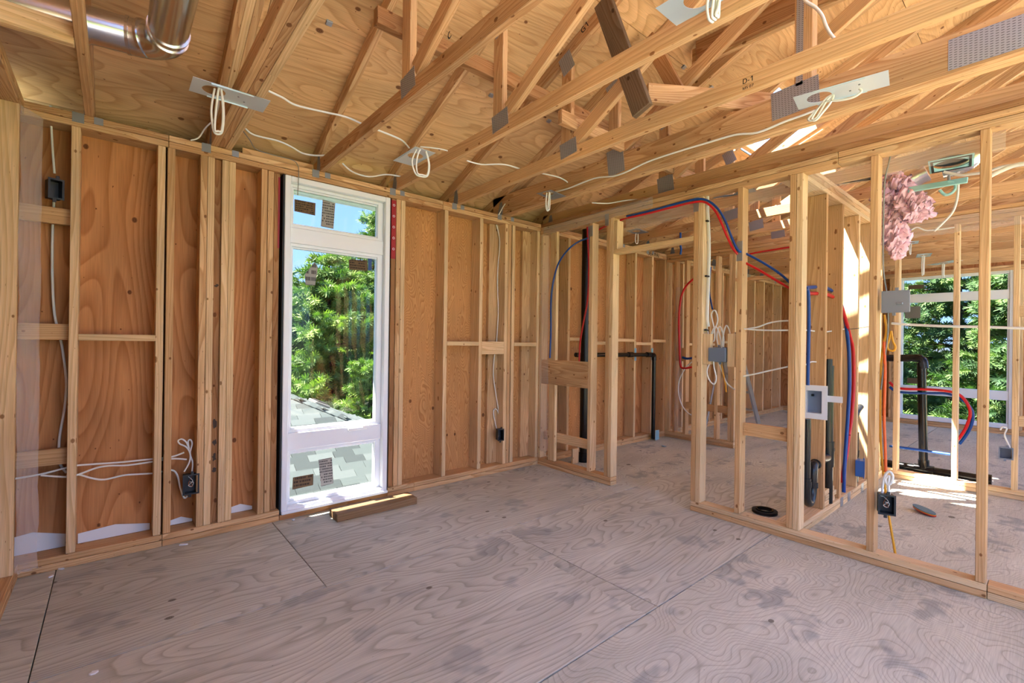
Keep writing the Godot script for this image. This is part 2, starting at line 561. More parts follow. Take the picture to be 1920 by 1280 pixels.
func build_roof() -> void:
	var c := setting("ceiling", "underside of plywood roof sheathing sloping up from the window wall")
	var skin := setting("roof_covering", "asphalt roofing over the sheathing")
	var seams := [-4.15, -3.86, -2.74, -1.92, -0.80, 0.33, 1.45, 2.80]
	var slope := sqrt(1.0 + PITCH * PITCH)
	var turn := Basis(Vector3.RIGHT, Vector3(0, 1, -PITCH).normalized(), Vector3(0, PITCH, 1).normalized())
	for i in seams.size() - 1:
		var x := -0.60 - 1.22 * (i % 2)
		while x < 10.4:
			var pieces := [[maxf(x, -0.6), minf(x + 2.44, 10.4), seams[i], seams[i + 1]]]
			x += 2.44
			for hole in SKYLIGHTS:
				var left := []
				for p in pieces:
					if p[1] <= hole[0] or p[0] >= hole[1] or p[3] <= hole[2] or p[2] >= hole[3]:
						left.append(p)
						continue
					for q in [[p[0], hole[0], p[2], p[3]], [hole[1], p[1], p[2], p[3]], [maxf(p[0], hole[0]), minf(p[1], hole[1]), p[2], hole[2]], [maxf(p[0], hole[0]), minf(p[1], hole[1]), hole[3], p[3]]]:
						if q[1] - q[0] > 0.01 and q[3] - q[2] > 0.01:
							left.append(q)
				pieces = left
			for p in pieces:
				var o := put(plank_mesh(Vector3(p[1] - p[0] - 0.003, 0.012, (p[3] - p[2]) * slope - 0.003), 0.001, Vector2(2.44, 1.3), 0), "roof_panel", M.roof_ply, c)
				var mid := Vector3((p[0] + p[1]) / 2, roof_y((p[2] + p[3]) / 2) + 0.006, (p[2] + p[3]) / 2)
				o.transform = Transform3D(turn, mid)
				var over := put(plank_mesh(Vector3(p[1] - p[0] + 0.004, 0.005, (p[3] - p[2]) * slope + 0.004), 0.0), "roofing_felt", M.felt, skin)
				over.transform = Transform3D(turn, mid + turn.y * 0.0095)
	for spot in [[0.92, -2.74], [2.10, -2.74], [1.52, -2.74], [3.36, -1.92], [3.80, -1.92], [2.70, -2.74]]:   # clips on the sheet joints
		var clip := put(plank_mesh(Vector3(0.035, 0.014, 0.03), 0.002), "panel_clip", M.galv, c)
		clip.transform = Transform3D(turn, Vector3(spot[0], roof_y(spot[1]) - 0.006, spot[1]))
	# outer skin of the roof, eave boards
	board("fascia_board", Vector3(-0.6, 2.492, -4.19), Vector3(10.4, 2.56, -4.152), M.white_vinyl, skin)
	board("soffit_board", Vector3(-0.6, 2.496, -4.15), Vector3(10.4, 2.506, -3.755), M.white_vinyl, skin)
	# skylights: curbs and panes
	for k in SKYLIGHTS.size():
		var s: Array = SKYLIGHTS[k]
		var w := setting("window_%d" % (k + 3), ["roof skylight with timber curb beyond the plumbing wall", "wide roof skylight behind the camera", "wide roof skylight over the far room"][k])
		var x0: float = s[0]
		var x1: float = s[1]
		for e in [[x0, x0 + 0.038, s[2], s[3]], [x1 - 0.038, x1, s[2], s[3]], [x0, x1, s[2], s[2] + 0.038], [x0, x1, s[3] - 0.038, s[3]]]:
			var o := put(plank_mesh(Vector3(e[1] - e[0], 0.14, (e[3] - e[2]) * slope)), "curb", M.stud_pale, w)
			o.transform = Transform3D(turn, Vector3((e[0] + e[1]) / 2, roof_y((e[2] + e[3]) / 2) + 0.07, (e[2] + e[3]) / 2))
		var pane := put(plank_mesh(Vector3(x1 - x0, 0.006, (s[3] - s[2]) * slope), 0.0), "pane", M.clear_glass, w)
		pane.transform = Transform3D(turn, Vector3((x0 + x1) / 2, roof_y((s[2] + s[3]) / 2) + 0.148, (s[2] + s[3]) / 2))


# ---------------------------------------------------------------- the exterior wall with the window

func plates(parent: Node3D, axis: int, from: float, to: float, lo: float, hi: float, ys: Array, mats: Array, called: String, joints := []) -> void:
	for k in ys.size():
		var cuts := [from]
		for j in joints:
			if j > from and j < to:
				cuts.append(j)
		cuts.append(to)
		for i in cuts.size() - 1:
			var a := Vector3(cuts[i] + 0.001, ys[k] + (0.0006 if k == 0 else 0.0016), lo)
			var b := Vector3(cuts[i + 1] - 0.001, ys[k] + 0.0368, hi)
			if axis == 2:
				a = Vector3(lo, ys[k] + (0.0006 if k == 0 else 0.0016), cuts[i] + 0.001)
				b = Vector3(hi, ys[k] + 0.0368, cuts[i + 1] - 0.001)
			board(called, a, b, mats[(k + i) % mats.size()], parent)


func build_window_wall() -> void:
	var w := setting("wall_back", "exterior stud wall with plywood sheathing and a tall window")
	# sheathing
	var cuts := [[-0.51, 0.235, 0], [0.235, 0.893, 0], [1.712, 2.62, 1], [2.62, 3.84, 1], [3.84, 5.06, 1], [5.06, 6.28, 0], [6.28, 7.50, 1], [7.50, 8.72, 0], [8.72, 10.24, 1]]
	for c in cuts:
		board("sheathing_panel", Vector3(c[0] + 0.001, 0.0, SHEATH_Z - 0.0125), Vector3(c[1] - 0.001, 2.52, SHEATH_Z), [M.wall_ply, M.wall_ply_b][c[2]], w, 0.0, Vector2(2.75, 1.52), 1)
	board("sheathing_panel", Vector3(0.893, 2.452, SHEATH_Z - 0.0125), Vector3(1.712, 2.52, SHEATH_Z), M.wall_ply, w, 0.0, Vector2(2.75, 1.52), 0)
	board("siding", Vector3(-0.60, -3.2, SHEATH_Z - 0.06), Vector3(0.885, 2.55, SHEATH_Z - 0.013), M.siding, w)
	board("siding", Vector3(1.72, -3.2, SHEATH_Z - 0.06), Vector3(10.32, 2.55, SHEATH_Z - 0.013), M.siding, w)
	board("siding", Vector3(0.885, -3.2, SHEATH_Z - 0.06), Vector3(1.72, 0.0, SHEATH_Z - 0.013), M.siding, w)
	# plates
	plates(w, 0, -0.51, 0.895, SHEATH_Z, WALL_Z, [0.0, 0.038], [M.stud_b, M.stud_tan], "bottom_plate", [0.2335])
	plates(w, 0, 0.895, 1.71, SHEATH_Z, WALL_Z, [0.0], [M.stud_brown], "bottom_plate")
	plates(w, 0, 1.71, 10.24, SHEATH_Z, WALL_Z, [0.0, 0.038], [M.stud_tan, M.stud_b], "bottom_plate", [1.95, 5.1, 8.3])
	plates(w, 0, -0.51, 10.24, SHEATH_Z, WALL_Z, [2.444, 2.482], [M.stud_b, M.chord_b], "top_plate", [0.24, 2.2, 5.6, 8.9])
	# studs: left edge, depth set back, material
	var studs := [
		[-0.508, 0.0, M.stud_brown], [-0.194, 0.0, M.stud], [0.188, 0.0, M.stud], [0.2365, 0.0, M.stud_tan], [0.405, 0.0, M.stud_b], [0.4445, 0.0, M.stud],
		[0.484, 0.022, M.stud_brown], [0.5235, 0.0, M.stud], [0.563, 0.004, M.stud_pale], [0.754, 0.0, M.stud_tan], [0.798, 0.012, M.stud_b], [0.842, 0.035, M.stud_brown],
		[1.718, 0.01, M.stud_brown], [1.758, 0.0, M.stud_b], [1.799, 0.0, M.stud], [2.222, 0.0, M.stud], [2.612, 0.0, M.stud], [2.921, 0.0, M.stud], [2.962, 0.0, M.stud_tan], [3.013, 0.0, M.stud],
		[3.356, 0.0, M.stud], [3.832, 0.0, M.stud], [4.25, 0.0, M.stud_b], [4.68, 0.0, M.stud], [5.09, 0.0, M.stud_pale], [5.47, 0.0, M.stud], [5.78, 0.0, M.stud_tan],
	]
	var x := 6.27
	while x < 10.0:
		studs.append([x, 0.0, [M.stud, M.stud_pale, M.stud_b][studs.size() % 3]])
		x += 0.406
	for s in studs:
		board("stud", Vector3(s[0], 0.0765, SHEATH_Z + 0.0005), Vector3(s[0] + 0.038, 2.4435, WALL_Z - s[1]), s[2], w)
	board("stud", Vector3(2.80, 0.0765, SHEATH_Z + 0.001), Vector3(2.92, 2.4435, SHEATH_Z + 0.039), M.stud_b, w)     # laid flat against the sheathing
	board("stud", Vector3(3.24, 0.0765, SHEATH_Z + 0.001), Vector3(3.355, 2.4435, SHEATH_Z + 0.039), M.stud_b, w)
	# charred and stained patches on the set-back stud
	for y in [[0.42, 1.0], [0.50, 1.8], [0.60, 1.5], [0.72, 2.0], [1.62, 0.8]]:
		var blot := PackedVector2Array()
		for k in 13:
			blot.append(Vector2(cos(TAU * k / 13) * 0.013, sin(TAU * k / 13) * 0.016 * y[1]) * rng.randf_range(0.45, 1.15))
		put(slab_mesh(blot, [], 0.0006), "stain", M.char, w, Vector3(0.503, y[0], WALL_Z - 0.0221))
	# nailers and blocks
	for b in [[-0.156, 0.188, 1.256, 1.293, -0.003], [2.26, 2.612, 1.24, 1.277, -0.004], [3.051, 3.356, 1.238, 1.275, -0.004]]:
		board("nailer", Vector3(b[0], b[2], WALL_Z - 0.022), Vector3(b[1], b[3], WALL_Z + b[4] + 0.006), M.stud_pale, w)
	board("blocking", Vector3(2.65, 1.158, WALL_Z - 0.04), Vector3(2.921, 1.281, WALL_Z - 0.001), M.stud, w)
	for y in [1.90, 1.258, 0.565]:
		board("blocking", Vector3(-0.47, y, WALL_Z - 0.09), Vector3(-0.194, y + 0.089, WALL_Z - 0.052), M.stud_tan, w)
	for i in range(0, 9):   # nailers on the rooms further along
		var xs := [3.87, 4.288, 4.718, 5.128, 5.51, 6.31, 6.716, 7.122, 7.528, 7.934]
		board("nailer", Vector3(xs[i], 1.30 - 0.04 * (i % 2), WALL_Z - 0.03), Vector3(xs[i] + 0.368, 1.338 - 0.04 * (i % 2), WALL_Z + 0.002), M.stud_pale, w)
	# strips of air barrier left along the bottom plate
	for s in [[-0.47, -0.2, 0.19], [-0.15, 0.18, 0.15], [0.28, 0.40, 0.12], [0.605, 0.75, 0.13]]:
		var p := PackedVector2Array([Vector2(s[0], 0.078), Vector2(s[1], 0.078), Vector2(s[1], s[2] * 0.78), Vector2((s[0] + s[1]) / 2, s[2]), Vector2(s[0], s[2] * 0.9)])
		put(slab_mesh(p, [], 0.002), "air_barrier", M.tyvek, w, Vector3(0, 0, SHEATH_Z + 0.006))
	# sheathing offcuts that close the eave above the plate
	for b in [[0.66, 1.13]]:
		board("eave_baffle", Vector3(b[0], 2.521, SHEATH_Z), Vector3(b[1], 2.60, SHEATH_Z + 0.012), M.roof_ply, w, 0.001, Vector2(2.44, 1.3), 0)
	# the black membrane and red tape round the window
	board("membrane", Vector3(0.892, 0.04, SHEATH_Z), Vector3(0.905, 2.44, WALL_Z - 0.004), M.membrane, w, 0.001)
	board("membrane", Vector3(1.703, 0.04, SHEATH_Z), Vector3(1.714, 2.44, WALL_Z - 0.012), M.membrane, w, 0.001)
	board("membrane", Vector3(0.90, 0.038, SHEATH_Z), Vector3(1.712, 0.046, WALL_Z - 0.002), M.membrane, w, 0.001)
	board("sealing_tape", Vector3(1.7145, 1.95, SHEATH_Z + 0.03), Vector3(1.7175, 2.43, WALL_Z - 0.002), M.red_tape, w, 0.0005)
	board("sealing_tape", Vector3(1.718, 1.95, WALL_Z - 0.0095), Vector3(1.756, 2.43, WALL_Z - 0.0075), M.red_tape, w, 0.0005)
	board("sealing_tape", Vector3(0.868, 1.92, WALL_Z - 0.0345), Vector3(0.88, 2.42, WALL_Z - 0.0325), M.red_tape, w, 0.0005)
	for k in 5:
		put(ring_mesh(0.010, 0.003), "tape_mark", M.tyvek, w, Vector3(1.737, 2.03 + 0.09 * k, WALL_Z - 0.0070))
	var words := TextMesh.new()
	words.text = "36A RAI"
	words.font_size = 32
	words.pixel_size = 0.055 / 24.0
	words.depth = 0.0006
	put(words, "lettering", M.ink, w, Vector3(5.50, 2.481, WALL_Z + 0.0008))
	build_window("window_1", w)


func ring_mesh(r: float, band: float) -> ArrayMesh:
	return slab_mesh(circle(r, 14), [circle(r - band, 14)], 0.0008)


# frame bars from a list [x0, x1, y0, y1, z0, z1] in the window's own axes
func build_window(called: String, _wall: Node3D) -> void:
	var w := setting(called, "tall white vinyl window of three panes in the plywood wall")
	var z0 := -3.665
	var z1 := -3.548
	for b in [[0.905, 0.945, 0.046, 2.440], [1.662, 1.702, 0.046, 2.440]]:
		board("jamb", Vector3(b[0], b[2], z0), Vector3(b[1], b[3], z1), M.white_vinyl, w, 0.004)
	for b in [[2.40, 2.440], [0.046, 0.085]]:
		board("frame_rail", Vector3(0.945, b[0], z0), Vector3(1.662, b[1], z1 - 0.002), M.white_vinyl, w, 0.004)
	board("sill", Vector3(0.905, 0.04, z1 - 0.01), Vector3(1.705, 0.062, z1 + 0.014), M.white_vinyl, w, 0.004)
	for b in [[1.972, 2.085], [0.478, 0.602]]:      # broad transoms
		board("transom", Vector3(0.945, b[0], -3.655), Vector3(1.662, b[1], -3.585), M.white_vinyl, w, 0.004)
	# sash bars round each pane
	for s in [[2.085, 2.40], [0.602, 1.972], [0.085, 0.478]]:
		for i in 2:
			var d := 0.022 - 0.010 * i
			var a := 0.022 * i
			var zz := -3.598 - 0.016 * i
			board("sash_stile", Vector3(0.945 + a, s[0], -3.65), Vector3(0.945 + a + d, s[1], zz), M.white_vinyl, w, 0.002)
			board("sash_stile", Vector3(1.662 - a - d * 2.0, s[0], -3.65), Vector3(1.662 - a, s[1], zz), M.white_vinyl, w, 0.002)
			board("sash_rail", Vector3(0.945, s[0] + a, -3.649), Vector3(1.662, s[0] + a + d, zz - 0.001), M.white_vinyl, w, 0.002)
			board("sash_rail", Vector3(0.945, s[1] - a - d, -3.649), Vector3(1.662, s[1] - a, zz - 0.001), M.white_vinyl, w, 0.002)
		board("pane", Vector3(0.96, s[0] + 0.02, -3.634), Vector3(1.63, s[1] - 0.02, -3.630), M.glass, w, 0.0)
	# crank
	var cr := put(plank_mesh(Vector3(0.15, 0.022, 0.03), 0.006), "crank_handle", M.white_vinyl, w, Vector3(1.46, 0.585, -3.572))
	put(plank_mesh(Vector3(0.05, 0.018, 0.012), 0.004), "crank_grip", M.white_vinyl, cr, Vector3(0.06, 0.012, 0.016))


# ---------------------------------------------------------------- other walls

func build_left_wall() -> void:
	var w := setting("wall_left", "exterior stud wall at the left edge with clear poly sheet")
	plates(w, 2, WALL_Z, BACK_Z, -0.51, -0.376, [0.0, 0.038], [M.stud_b, M.stud_tan], "bottom_plate", [-1.1])
	plates(w, 2, WALL_Z, BACK_Z, -0.51, -0.376, [2.444, 2.482], [M.stud_b], "top_plate", [-1.1])
	for z in [-3.43, -2.75, -2.34, -1.93, -1.52, -1.11, -0.70, -0.29, 0.08, 2.43]:
		board("stud", Vector3(-0.508, 0.0765, z), Vector3(-0.376, 2.4435, z + 0.038), M.stud_pale, w)
	# sheathing with a doorway to the balcony beside the camera
	for b in [[-3.70, -2.5, 0.0, 2.72], [-2.5, -1.28, 0.0, 2.72], [-1.28, 0.10, 0.0, 2.72], [0.10, 2.42, 2.30, 2.72], [2.42, 2.74, 0.0, 2.72]]:
		board("sheathing_panel", Vector3(-0.523, b[2], b[0] + 0.001), Vector3(-0.51, b[3], b[1] - 0.001), M.wall_ply, w, 0.0, Vector2(2.75, 1.52), 1)
	board("header", Vector3(-0.508, 2.30, 0.118), Vector3(-0.372, 2.4435, 2.43), M.stud_b, w)
	board("balcony_door_pane", Vector3(-0.45, 0.08, 0.12), Vector3(-0.444, 2.30, 2.43), M.clear_glass, w, 0.0)
	gable("gable_panel", -0.523, w)


# Sheathing that closes the end of the house between the plates and the roof.
func gable(called: String, x: float, parent: Node3D) -> void:
	var zs := [-3.70, -2.5, -1.28, -0.06, 1.16, 2.74]
	for i in zs.size() - 1:
		var p := PackedVector2Array([Vector2(-zs[i + 1], 2.72), Vector2(-zs[i], 2.72), Vector2(-zs[i], maxf(2.725, roof_y(zs[i]))), Vector2(-zs[i + 1], roof_y(zs[i + 1]))])
		var o := put(slab_mesh(p, [], 0.0125), called, M.roof_ply, parent, Vector3(x + 0.006, 0, 0))
		o.rotation.y = PI / 2


func build_near_partition() -> void:
	var w := setting("wall_right", "open stud partition of pale two-by-fours on the right")
	var a := PART_X
	var b := PART_X + 0.089
	plates(w, 2, WALL_Z, -2.601, a, b, [0.0, 0.038], [M.stud_b, M.stud_tan], "bottom_plate")
	plates(w, 2, -1.843, BACK_Z, a, b, [0.0, 0.038], [M.stud_tan, M.stud], "bottom_plate", [-0.232])
	plates(w, 2, WALL_Z, BACK_Z, a, b, [2.406, 2.444], [M.stud_tan, M.stud_b], "top_plate", [-0.9])
	plates(w, 2, WALL_Z, BACK_Z, a + 0.004, b + 0.05, [2.482], [M.stud_brown], "top_plate", [-1.9])
	for s in [[-3.549, M.stud], [-2.881, M.stud], [-2.680, M.stud_tan], [-2.6405, M.stud], [-1.842, M.stud_tan], [-1.8025, M.stud], [-1.509, M.stud_tan], [-1.168, M.stud_tan], [-1.128, M.stud], [-0.735, M.stud_tan], [-0.276, M.stud_tan], [0.13, M.stud], [0.54, M.stud], [0.95, M.stud], [1.36, M.stud], [1.77, M.stud], [2.18, M.stud]]:
		board("stud", Vector3(a, 0.0765, s[0]), Vector3(b, 2.4055, s[0] + 0.038), s[1], w)
	board("stud", Vector3(a + 0.002, 0.0765, -3.40), Vector3(a + 0.04, 2.4055, -3.312), M.stud_pale, w)     # turned flat beside the corner
	board("header", Vector3(a, 2.080, -2.602), Vector3(b, 2.118, -1.843), M.stud_pale, w)
	board("cripple_stud", Vector3(a, 2.1185, -2.60), Vector3(b, 2.376, -2.562), M.stud_pale, w)
	board("blocking", Vector3(a + 0.001, 0.85, -3.51), Vector3(a + 0.039, 1.10, -2.882), M.stud_b, w)
	board("blocking", Vector3(a + 0.045, 0.265, -3.51), Vector3(a + 0.083, 0.353, -2.882), M.stud, w)
	board("blocking", Vector3(a + 0.045, 0.634, -1.47), Vector3(a + 0.083, 0.722, -1.169), M.stud_tan, w)
	board("blocking", Vector3(a + 0.01, 1.13, -1.7635), Vector3(a + 0.048, 1.36, -1.70), M.stud, w)
	board("blocking", Vector3(a + 0.01, 1.12, -1.575), Vector3(a + 0.048, 1.36, -1.51), M.stud, w)
	# steel guards over the drilled holes and the ties along the top
	for g in [[-2.884, 2.28, 0.10], [-2.70, 2.345, 0.11], [-1.845, 2.30, 0.11], [-1.512, 1.88, 0.14]]:
		board("nail_guard", Vector3(a - 0.0025, g[1], g[0]), Vector3(a - 0.0005, g[1] + g[2], g[0] + 0.042), M.galv, w, 0.0005)


func build_second_partition() -> void:
	var w := setting("wall_right_inner", "second open stud partition further into the house")
	var a := PART2_X
	var b := PART2_X + 0.089
	plates(w, 2, WALL_Z, -2.60, a, b, [0.0, 0.038], [M.stud_b, M.stud], "bottom_plate")
	plates(w, 2, -1.26, BACK_Z, a, b, [0.0, 0.038], [M.stud_pale, M.stud], "bottom_plate", [-0.4])
	plates(w, 2, WALL_Z, BACK_Z, a, b, [2.406, 2.444, 2.482], [M.stud_tan, M.stud_b], "top_plate")
	for z in [-3.549, -3.43, -3.28, -2.85, -2.678, -2.638, -1.058, -0.635, -0.262, 0.14, 0.55, 0.96, 1.37, 1.78, 2.19]:
		board("stud", Vector3(a, 0.0765, z), Vector3(b, 2.4055, z + 0.038), [M.stud, M.stud_tan, M.stud_pale][int(absf(z) * 100.0) % 3], w)
	board("header", Vector3(a, 2.06, -2.60), Vector3(b, 2.098, -1.26), M.stud_b, w)
	for bl in [[-3.39, 1.05, 0.18], [-3.24, 0.42, 0.089], [-2.81, 0.42, 0.089], [-2.81, 1.16, 0.089]]:
		board("blocking", Vector3(a + 0.01, bl[1], bl[0]), Vector3(a + 0.048, bl[1] + bl[2], bl[0] + (0.11 if bl[0] < -3.3 else 0.39 if bl[0] < -3.0 else 0.132)), M.stud_tan, w)
	for bl in [[-0.224, 1.55], [-0.224, 0.62], [0.178, 1.2]]:
		board("blocking", Vector3(a + 0.01, bl[1], bl[0]), Vector3(a + 0.048, bl[1] + 0.089, bl[0] + 0.36), M.stud, w)


func build_plumbing_wall() -> void:
	var w := setting("wall_plumbing", "wide stud wall full of pipes between the two partitions")
	plates(w, 0, PART_X + 0.09, PART2_X - 0.001, -1.262, -1.122, [0.0, 0.038], [M.stud_pale, M.stud], "bottom_plate")
	plates(w, 0, PART_X + 0.09, PART2_X - 0.001, -1.262, -1.122, [2.406, 2.444, 2.482], [M.stud, M.stud_b], "top_plate")
	for x in [3.985, 4.373, 4.838, 5.236, 5.64]:
		board("stud", Vector3(x, 0.0765, -1.262), Vector3(x + 0.038, 2.4055, -1.122), M.stud_tan if x < 4.5 else M.stud_pale, w)
	for b in [[3.99, 0.079], [4.03, 0.119], [3.97, 0.16]]:      # offcuts packed on the plate
		board("blocking", Vector3(b[0] + 0.04, b[1], -1.25), Vector3(b[0] + 0.30, b[1] + 0.037, -1.13), M.stud_pale, w)
	for x in [4.40, 4.60, 5.00]:
		board("nail_guard", Vector3(x, 0.004, -1.1215), Vector3(x + 0.07, 0.074, -1.1195), M.galv, w, 0.0005)


func build_outer_walls() -> void:
	# far exterior wall with the wide window
	var f := setting("wall_far", "far exterior stud wall with a wide window")
	plates(f, 2, WALL_Z, BACK_Z, FAR_X, FAR_X + 0.14, [0.0, 0.038], [M.stud_b, M.stud_tan], "bottom_plate")
	plates(f, 2, WALL_Z, BACK_Z, FAR_X, FAR_X + 0.14, [2.444, 2.482], [M.stud_b], "top_plate")
	var wz0 := -1.80
	var wz1 := -0.44
	for z in [-3.14, -2.73, -2.32, -1.90, -1.86, -0.43, -0.39, 0.1, 0.51, 0.92, 1.33, 1.74, 2.15]:
		board("stud", Vector3(FAR_X, 0.0765, z), Vector3(FAR_X + 0.139, 2.4435, z + 0.038), [M.stud_b, M.stud][int(absf(z) * 100.0) % 2], f)
	for b in [[-3.70, -2.50, 0.0, 2.72], [-2.50, wz0, 0.0, 2.72], [wz0, wz1, 2.46, 2.72], [wz0, wz1, 0.0, 0.07], [wz1, 0.8, 0.0, 2.72], [0.8, 2.74, 0.0, 2.72]]:
		board("sheathing_panel", Vector3(FAR_X + 0.14, b[2], b[0] + 0.001), Vector3(FAR_X + 0.153, b[3], b[1] - 0.001), M.wall_ply, f, 0.0, Vector2(2.75, 1.52), 1)
	gable("gable_panel", FAR_X + 0.14, f)
	var w := setting("window_2", "wide white window of three rows on the far wall")
	var x0 := FAR_X + 0.03
	var x1 := FAR_X + 0.12
	board("jamb", Vector3(x0, 0.08, wz0), Vector3(x1, 2.46, wz0 + 0.05), M.white_vinyl, w, 0.003)
	board("jamb", Vector3(x0, 0.08, wz1 - 0.05), Vector3(x1, 2.46, wz1), M.white_vinyl, w, 0.003)
	for b in [[2.40, 2.46], [2.02, 2.16], [0.50, 0.64], [0.08, 0.15]]:
		board("frame_rail", Vector3(x0 + 0.01, b[0], wz0 + 0.05), Vector3(x1, b[1], wz1 - 0.05), M.white_vinyl, w, 0.003)
	for b in [[0.15, 0.50], [0.64, 2.02], [2.16, 2.40]]:
		board("sash_stile", Vector3(x0 + 0.02, b[0], wz0 + 0.05), Vector3(x1, b[1], wz0 + 0.075), M.white_vinyl, w, 0.003)
		board("sash_stile", Vector3(x0 + 0.02, b[0], wz1 - 0.075), Vector3(x1, b[1], wz1 - 0.05), M.white_vinyl, w, 0.003)
		board("pane", Vector3(x0 + 0.06, b[0], wz0 + 0.06), Vector3(x0 + 0.064, b[1], wz1 - 0.06), M.glass, w, 0.0)
	# the wall behind the camera with its tall windows
	var k := setting("wall_behind", "tall window wall behind the camera")
	plates(k, 0, -0.51, 10.24, BACK_Z, BACK_Z + 0.14, [0.0, 0.038], [M.stud_b], "bottom_plate", [4.0])
	plates(k, 0, -0.51, 10.24, BACK_Z, BACK_Z + 0.14, [2.444, 2.482], [M.stud_b], "top_plate", [4.0])
	var xs := [-0.52, 0.15, 3.05, 3.75, 5.65, 6.25, 9.55, 10.25]
	for i in xs.size() - 1:
		if i % 2 == 0:
			board("sheathing_panel", Vector3(xs[i], 0.0, BACK_Z + 0.14), Vector3(xs[i + 1], roof_y(BACK_Z + 0.14), BACK_Z + 0.153), M.wall_ply, k, 0.0, Vector2(5.5, 1.52), 1)
			for x in [xs[i] + 0.01, xs[i + 1] - 0.05]:
				board("stud", Vector3(x, 0.0765, BACK_Z + 0.001), Vector3(x + 0.038, 2.4435, BACK_Z + 0.139), M.stud, k)
		else:
			board("sheathing_panel", Vector3(xs[i], 2.35, BACK_Z + 0.14), Vector3(xs[i + 1], 2.85, BACK_Z + 0.153), M.wall_ply, k, 0.0, Vector2(5.5, 1.52), 0)
			board("sheathing_panel", Vector3(xs[i], 5.0, BACK_Z + 0.14), Vector3(xs[i + 1], roof_y(BACK_Z + 0.14), BACK_Z + 0.153), M.wall_ply, k, 0.0, Vector2(5.5, 1.52), 0)
			board("pane", Vector3(xs[i], 0.08, BACK_Z + 0.06), Vector3(xs[i + 1], 2.35, BACK_Z + 0.066), M.clear_glass, k, 0.0)
			board("pane", Vector3(xs[i], 2.85, BACK_Z + 0.06), Vector3(xs[i + 1], 5.0, BACK_Z + 0.066), M.clear_glass, k, 0.0)


# ---------------------------------------------------------------- roof trusses

func nail_plate(parent: Node3D, x: float, y0: float, y1: float, z0: float, z1: float, tilt := 0.0) -> void:
	var o := put(plank_mesh(Vector3(0.0016, y1 - y0, z1 - z0), 0.0003, Vector2(0.13, 0.13), 2), "nail_plate", M.nail_plate, parent, Vector3(x - 0.0009, (y0 + y1) / 2, (z0 + z1) / 2))
	o.rotation.x = tilt


func hanger(parent: Node3D, x0: float, x1: float) -> void:
	# a folded steel tie: a flange up the side of the chord and one lying on the plate
	var p := PackedVector2Array([Vector2(-0.03, 0.0), Vector2(0.03, 0.0), Vector2(0.035, 0.03), Vector2(0.012, 0.12), Vector2(-0.02, 0.13), Vector2(-0.038, 0.05)])
	var o := put(slab_mesh(p, [], 0.0016), "truss_tie", M.galv_dull, parent, Vector3(x0 - 0.0014, 2.5205, -3.57))
	o.rotation.y = PI / 2
	put(plank_mesh(Vector3(0.05, 0.055, 0.0016), 0.0003), "truss_tie", M.galv_dull, parent, Vector3(x0 - 0.026, 2.495, WALL_Z + 0.0012))
	if x1 > x0 + 0.2:
		return
	put(plank_mesh(Vector3(0.04, 0.04, 0.0016), 0.0003), "truss_tie", M.galv_dull, parent, Vector3(x1 + 0.021, 2.50, WALL_Z + 0.0012))


func truss(x: float, plies: int, deep: float, label: String, group: String, mats: Array, webs := true, z_end := 2.58) -> Node3D:
	var t := thing("roof_truss", label, "roof truss", Vector3.ZERO, group)
	for k in plies:
		var x0 := x + 0.0385 * k
		board("bottom_chord", Vector3(x0, TOP + 0.0005 + 0.002 * (k % 2), SHEATH_Z), Vector3(x0 + 0.038, TOP + deep, z_end), mats[k % mats.size()], t)
		var zl := -3.98
		var lift := (0.089 * sqrt(1.0 + PITCH * PITCH)) / 2.0
		stick("top_chord", Vector3(x0 + 0.019, roof_y(zl) - lift - 0.001, zl), Vector3(x0 + 0.019, roof_y(z_end) - lift - 0.001, z_end), 0.038, 0.0885, Vector3(0, 1, -PITCH), mats[(k + 1) % mats.size()], t)
	hanger(t, x, x + 0.0385 * plies)
	if not webs:
		return t
	var m: Material = mats[0]
	var y0 := TOP + deep
	stick("web", Vector3(x + 0.019, y0 + 0.0005, -2.215), Vector3(x + 0.019, roof_y(-2.215) - 0.118, -2.215), 0.038, 0.089, Vector3(0, 0, 1), mats[1 % mats.size()], t)
	stick("web", Vector3(x + 0.019, y0 + 0.045, -2.13), Vector3(x + 0.019, y0 + 0.045 + 0.575 * 3.2, 1.07), 0.038, 0.089, Vector3(0, 1, -0.575), m, t)
	stick("web", Vector3(x + 0.019, y0 + 0.0005, 0.4), Vector3(x + 0.019, roof_y(0.4) - 0.118, 0.4), 0.038, 0.089, Vector3(0, 0, 1), m, t)
	nail_plate(t, x, TOP + 0.035, y0 + 0.05, -2.265, -2.115, -0.12)
	nail_plate(t, x, roof_y(-2.2) - 0.20, roof_y(-2.2) - 0.06, -2.27, -2.16, -0.39)
	return t


# Hand lettering on the face of a timber that looks towards -x.
func letter(text: String, parent: Node3D, at: Vector3, high: float, tilt: float) -> void:
	var m := TextMesh.new()
	m.text = text
	m.font_size = 32
	m.pixel_size = high / 24.0
	m.depth = 0.0006
	var o := put(m, "lettering", M.ink, parent, at)
	o.rotation = Vector3(0, -PI / 2, 0)
	o.basis = Basis(Vector3.RIGHT, -tilt) * o.basis


